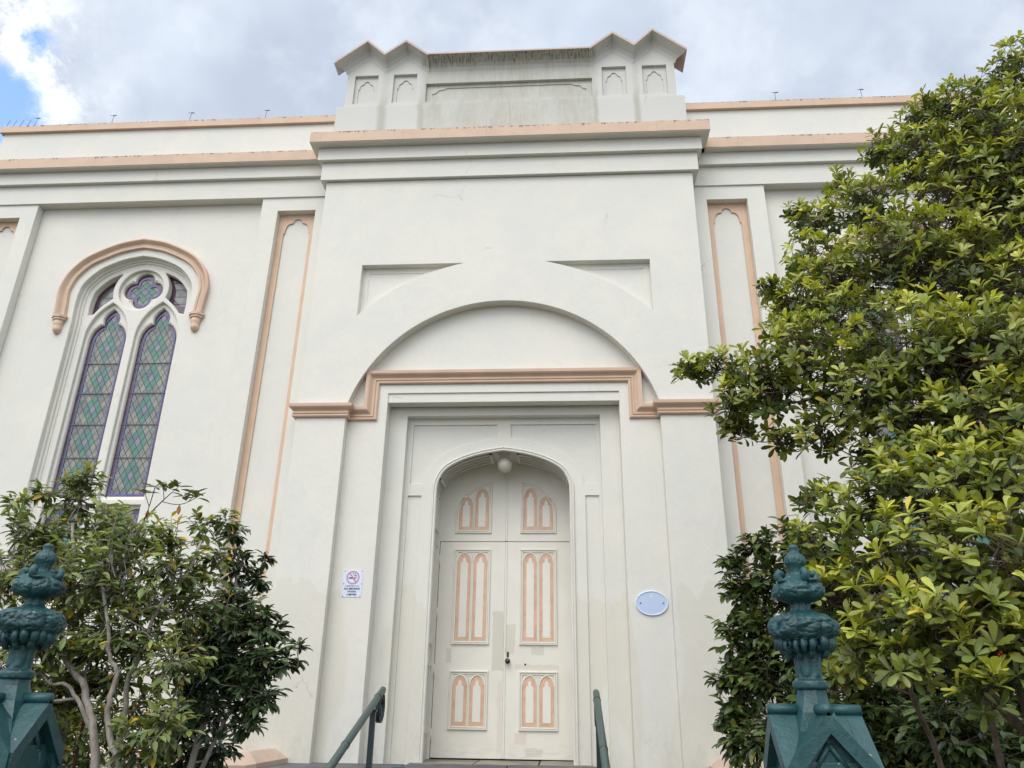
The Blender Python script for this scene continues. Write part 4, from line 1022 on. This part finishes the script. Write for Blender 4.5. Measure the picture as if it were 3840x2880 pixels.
SHA = [(-3.93, 5.4, 2.71, 0.26), (-3.65, 5.5, 3.0, 0.24), (-3.94, 5.5, 3.06, 0.11), (-4.07, 5.4, 2.93, 0.1), (-3.14, 5.40, 2.73, 0.21), (-3.58, 5.40, 3.14, 0.12), (-2.97, 5.50, 2.70, 0.16), (-3.89, 5.3, 2.37, 0.32), (-3.54, 5.3, 2.38, 0.37), (-3.12, 5.3, 2.43, 0.38), (-2.79, 5.4, 2.45, 0.28), (-3.56, 5.2, 1.97, 0.35), (-3.37, 5.5, 2.0, 0.38), (-2.94, 5.4, 2.03, 0.36), (-2.68, 5.5, 2.22, 0.24), (-3.62, 5.2, 1.64, 0.31), (-2.59, 5.6, 2.6, 0.16), (-2.62, 5.3, 1.82, 0.25), (-3.11, 5.6, 1.73, 0.23), (-3.48, 5.6, 1.65, 0.23), (-2.53, 5.2, 1.45, 0.22), (-2.69, 5.2, 1.34, 0.19), (-3.04, 5.4, 1.49, 0.12), (-3.47, 5.6, 1.35, 0.19), (-2.76, 5.7, 2.84, 0.12), (-2.58, 5.7, 2.9, 0.09), (-2.68, 5.60, 2.42, 0.20), (-2.56, 5.70, 2.21, 0.18), (-2.67, 5.60, 1.92, 0.22), (-3.74, 5.70, 1.65, 0.29), (-3.43, 5.80, 1.75, 0.26), (-2.89, 5.60, 1.57, 0.18), (-3.81, 5.70, 1.39, 0.33), (-3.67, 5.90, 2.32, 0.27), (-3.18, 5.90, 2.33, 0.26), (-2.90, 5.60, 2.72, 0.17), (-3.45, 5.60, 2.78, 0.28), (-3.84, 5.60, 2.68, 0.27), (-4.31, 6.60, 1.12, 0.33), (-3.93, 6.70, 1.14, 0.33), (-3.59, 6.60, 1.37, 0.29), (-4.06, 6.60, 1.46, 0.30), (-4.53, 6.50, 1.86, 0.33), (-3.29, 6.60, 1.12, 0.26)]
SHB = [(-2.72, 6.2, 2.9, 0.13), (-2.63, 6.2, 2.64, 0.18), (-2.7, 6.2, 2.37, 0.2), (-2.52, 6.3, 2.53, 0.1), (-2.48, 6.3, 2.7, 0.06), (-2.51, 6.1, 2.09, 0.28), (-2.27, 6.1, 2.1, 0.15), (-2.23, 6.0, 1.9, 0.17), (-2.06, 6.0, 1.88, 0.09), (-2.01, 6.0, 1.99, 0.06), (-2.57, 6.1, 1.82, 0.26), (-2.34, 6.0, 1.67, 0.23), (-2.58, 6.1, 1.52, 0.19), (-2.32, 6.0, 1.45, 0.12), (-2.84, 6.2, 2.06, 0.18), (-2.35, 6.1, 2.21, 0.13), (-2.74, 6.30, 1.97, 0.27), (-2.66, 6.30, 2.27, 0.24), (-2.83, 6.30, 1.75, 0.22), (-2.91, 6.30, 1.48, 0.20), (-2.37, 6.10, 1.86, 0.23), (-2.27, 6.00, 1.60, 0.17), (-3.04, 6.80, 1.15, 0.27), (-3.26, 6.80, 1.35, 0.27), (-2.75, 6.60, 1.28, 0.18), (-2.99, 6.60, 1.63, 0.21)]
CAMB = [(1.6, 6.4, 2.82, 0.19), (1.39, 6.5, 2.73, 0.12), (1.65, 6.3, 2.55, 0.26), (1.43, 6.4, 2.4, 0.2), (1.36, 6.4, 2.03, 0.19), (1.53, 6.3, 2.15, 0.25), (1.38, 6.4, 1.73, 0.21), (1.52, 6.2, 1.8, 0.25), (1.31, 6.4, 1.39, 0.2), (1.42, 6.2, 1.4, 0.25), (1.86, 6.2, 2.78, 0.25), (1.85, 6.2, 2.39, 0.29), (1.84, 6.1, 1.95, 0.29), (1.83, 6.1, 1.55, 0.31), (1.64, 6.1, 1.29, 0.29), (2.23, 6.3, 1.64, 0.3), (2.23, 6.2, 1.3, 0.32), (1.19, 6.4, 1.82, 0.08), (1.21, 6.4, 1.56, 0.08), (2.13, 6.2, 2.5, 0.26), (2.77, 6.5, 1.56, 0.46), (3.28, 6.5, 1.66, 0.47), (2.77, 6.0, 1.32, 0.43), (1.86, 6.4, 2.97, 0.13), (2.68, 6.60, 1.94, 0.46), (2.26, 6.50, 2.03, 0.40), (3.16, 6.70, 2.05, 0.48), (3.57, 6.70, 2.06, 0.49), (2.46, 6.30, 1.38, 0.44), (3.14, 6.20, 1.31, 0.45), (2.05, 6.40, 2.22, 0.33), (1.60, 6.20, 1.46, 0.27), (1.39, 6.40, 2.56, 0.17), (1.31, 6.40, 2.19, 0.13), (1.32, 6.40, 1.88, 0.17), (1.29, 6.40, 1.58, 0.17), (1.59, 6.30, 1.99, 0.23), (2.46, 5.60, 1.49, 0.34), (2.57, 6.60, 2.45, 0.35)]
# magnolia, right
stems = [([(2.95, 4.8, 0), (2.95, 4.85, 1.0), (2.85, 4.9, 2.0), (2.8, 4.95, 2.8), (2.95, 5.1, 3.6), (3.15, 5.3, 4.4), (3.5, 5.5, 5.4), (3.8, 5.6, 6.3)], .085, .02),
         ([(2.7, 4.4, 0), (2.55, 4.2, .9), (2.2, 3.9, 1.35), (1.9, 3.75, 1.62), (1.72, 3.75, 1.9), (1.65, 3.85, 2.5)], .038, .010),
         ([(2.85, 4.9, 2.0), (2.6, 4.8, 2.7), (2.3, 4.75, 3.15), (1.9, 4.85, 3.5), (1.4, 5.0, 3.7)], .045, .009),
         ([(2.8, 4.9, 2.6), (2.6, 5.0, 3.6), (2.6, 5.2, 4.5), (2.6, 5.5, 5.3)], .035, .01),
         ([(2.75, 4.5, 0), (2.6, 4.2, .7), (2.25, 3.9, 1.15), (2.0, 3.75, 1.55), (1.9, 3.55, 1.85)], .030, .012),
         ([(2.3, 4.2, 0), (2.1, 4.1, .8), (1.93, 3.9, 1.3), (1.86, 3.8, 1.8)], .028, .01),
         ([(2.1, 4.6, .3), (1.95, 4.5, 1.2), (1.75, 4.3, 1.7), (1.7, 4.1, 2.2)], .02, .008)]
def magx(tb, lv, rs):
    for i in range(34):
        bb = MAG[rs.randint(len(MAG))]; v = rs.normal(0, 1, 3); v /= np.linalg.norm(v); p = np.array(bb[:3]) + v * bb[3] * rs.uniform(.7, 1.0)
        for k in range(3):
            q = p + rs.normal(0, .008, 3); tb.tube([tuple(q), tuple(q + np.array([0, 0, .006])), tuple(q + np.array([0, 0, .014]))], [.002, .006, .002], 'berry', 6)
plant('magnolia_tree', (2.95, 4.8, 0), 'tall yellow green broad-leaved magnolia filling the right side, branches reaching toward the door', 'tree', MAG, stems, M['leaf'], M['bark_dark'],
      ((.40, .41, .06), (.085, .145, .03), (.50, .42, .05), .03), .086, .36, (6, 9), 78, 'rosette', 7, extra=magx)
# dark glossy shrub by the right pier
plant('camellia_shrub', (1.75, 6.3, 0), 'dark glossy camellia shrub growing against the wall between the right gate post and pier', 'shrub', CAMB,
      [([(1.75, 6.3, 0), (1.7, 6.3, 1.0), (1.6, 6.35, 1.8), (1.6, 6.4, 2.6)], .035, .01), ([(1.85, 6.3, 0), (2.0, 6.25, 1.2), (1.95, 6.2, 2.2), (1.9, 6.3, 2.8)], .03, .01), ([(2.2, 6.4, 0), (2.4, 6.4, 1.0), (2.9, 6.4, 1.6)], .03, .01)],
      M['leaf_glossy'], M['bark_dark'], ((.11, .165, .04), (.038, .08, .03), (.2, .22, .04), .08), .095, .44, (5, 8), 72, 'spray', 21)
# left shrub with pale stems
T1 = [(-2.95, 5.3, 0), (-2.97, 5.3, .8), (-2.998, 5.3, 1.209), (-3.064, 5.3, 1.446), (-3.135, 5.3, 1.587), (-3.21, 5.3, 1.722), (-3.322, 5.3, 1.82), (-3.388, 5.3, 1.929), (-3.435, 5.3, 2.093), (-3.459, 5.35, 2.4), (-3.6, 5.4, 2.8)]
T1b = [(-3.064, 5.3, 1.40), (-3.178, 5.28, 1.587), (-3.268, 5.26, 1.692), (-3.417, 5.24, 1.72), (-3.6, 5.2, 1.9)]
T2 = [(-2.75, 5.2, 0), (-2.77, 5.2, .8), (-2.788, 5.2, 1.219), (-2.871, 5.2, 1.36), (-2.928, 5.2, 1.496), (-2.938, 5.2, 1.636), (-2.931, 5.2, 1.771), (-3.003, 5.2, 1.877), (-3.055, 5.2, 2.107), (-3.171, 5.2, 2.35)]
T3 = [(-2.93, 5.3, .9), (-2.895, 5.35, 1.448), (-2.925, 5.35, 1.688), (-2.885, 5.35, 1.857), (-2.833, 5.35, 2.093), (-2.786, 5.35, 2.251), (-2.681, 5.4, 2.413), (-2.65, 5.5, 2.7)]
T4 = [(-3.15, 5.3, 1.62), (-3.231, 5.38, 1.675), (-3.265, 5.4, 1.795), (-3.231, 5.4, 1.887), (-3.209, 5.4, 2.1), (-3.2, 5.4, 2.6)]
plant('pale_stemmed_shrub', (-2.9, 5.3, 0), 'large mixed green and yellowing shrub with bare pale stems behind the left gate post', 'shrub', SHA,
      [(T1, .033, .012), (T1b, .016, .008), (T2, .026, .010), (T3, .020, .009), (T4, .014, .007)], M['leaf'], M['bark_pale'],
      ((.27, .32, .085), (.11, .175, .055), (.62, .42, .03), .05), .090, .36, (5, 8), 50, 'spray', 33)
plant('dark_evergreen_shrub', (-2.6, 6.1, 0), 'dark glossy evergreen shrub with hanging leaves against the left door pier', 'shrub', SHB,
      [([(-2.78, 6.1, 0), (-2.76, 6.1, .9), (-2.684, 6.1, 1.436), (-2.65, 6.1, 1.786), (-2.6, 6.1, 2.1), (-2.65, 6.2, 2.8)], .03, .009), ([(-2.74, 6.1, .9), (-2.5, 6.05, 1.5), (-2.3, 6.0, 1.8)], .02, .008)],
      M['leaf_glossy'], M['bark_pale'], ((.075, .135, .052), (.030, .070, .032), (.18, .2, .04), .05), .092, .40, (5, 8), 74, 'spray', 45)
# long sprig standing clear of the shrub, rosettes of blunt leaves
def sprig():
    rs = np.random.RandomState(5); e = empty('rhododendron', (-3.3, 5.6, 0), 'sparse shrub sprig with red stems and blunt leaf rosettes rising in front of the window', 'shrub')
    tb = MB(); lv = Leaves()
    tb.tube(sm_points([(-3.3, 5.6, 0), (-3.32, 5.6, 1.2), (-3.3, 5.62, 2.2), (-3.186, 5.6, 2.835), (-3.162, 5.6, 2.902), (-3.052, 5.6, 3.037), (-2.988, 5.6, 3.105)], 4), [.012 - .009 * i / 24 for i in range(25)], 'twig_red', 6)
    tb.tube(sm_points([(-3.175, 5.6, 2.872), (-3.147, 5.58, 2.977), (-3.131, 5.58, 3.128)], 4), .0035, 'twig_red', 5)
    tb.tube(sm_points([(-3.06, 5.6, 3.02), (-2.953, 5.6, 2.999), (-2.865, 5.6, 3.014), (-2.82, 5.6, 3.074)], 4), .003, 'twig_red', 5)
    for a, b in (((-3.052, 5.6, 3.037), (-3.075, 5.6, 3.13)), ((-2.865, 5.6, 3.014), (-2.80, 5.6, 3.05)), ((-2.988, 5.6, 3.105), (-2.96, 5.6, 3.13)), ((-3.147, 5.58, 2.977), (-3.2, 5.58, 3.08))): tb.tube([a, b], .0028, 'twig_red', 5)
    tips = [(-3.131, 5.58, 3.13), (-3.075, 5.6, 3.135), (-2.962, 5.6, 3.135), (-2.82, 5.6, 3.08), (-2.80, 5.6, 3.05), (-3.2, 5.58, 3.08), (-3.02, 5.6, 3.12), (-2.90, 5.6, 3.06)]
    for t in tips:
        ax = np.array([rs.normal(0, .2), -.1, 1.]); ax /= np.linalg.norm(ax); t1 = np.cross(ax, (1, .2, 0)); t1 /= np.linalg.norm(t1); t2 = np.cross(ax, t1)
        for k in range(rs.randint(5, 8)):
            an = 2.4 * k + rs.uniform(-.3, .3); tl = R(rs.uniform(50, 95)); dv = ax * math.cos(tl) + (t1 * math.cos(an) + t2 * math.sin(an)) * math.sin(tl)
            L = .11 * rs.uniform(.7, 1.1); lv.leaf(np.array(t), dv, ax, L, L * .42, rs.uniform(0, .2), .15, np.array((.12, .16, .05)) * rs.uniform(.6, 1.2))
    for p in ((-2.92, 5.6, 3.0), (-3.16, 5.6, 2.96)): lv.leaf(np.array(p), np.array((.1, -.1, -1.)), np.array((0, -1, 0)), .085, .035, .1, .2, np.array((.35, .14, .02)))
    tb.build('trunk', e); lv.build('crown', e, M['leaf'])
sprig()
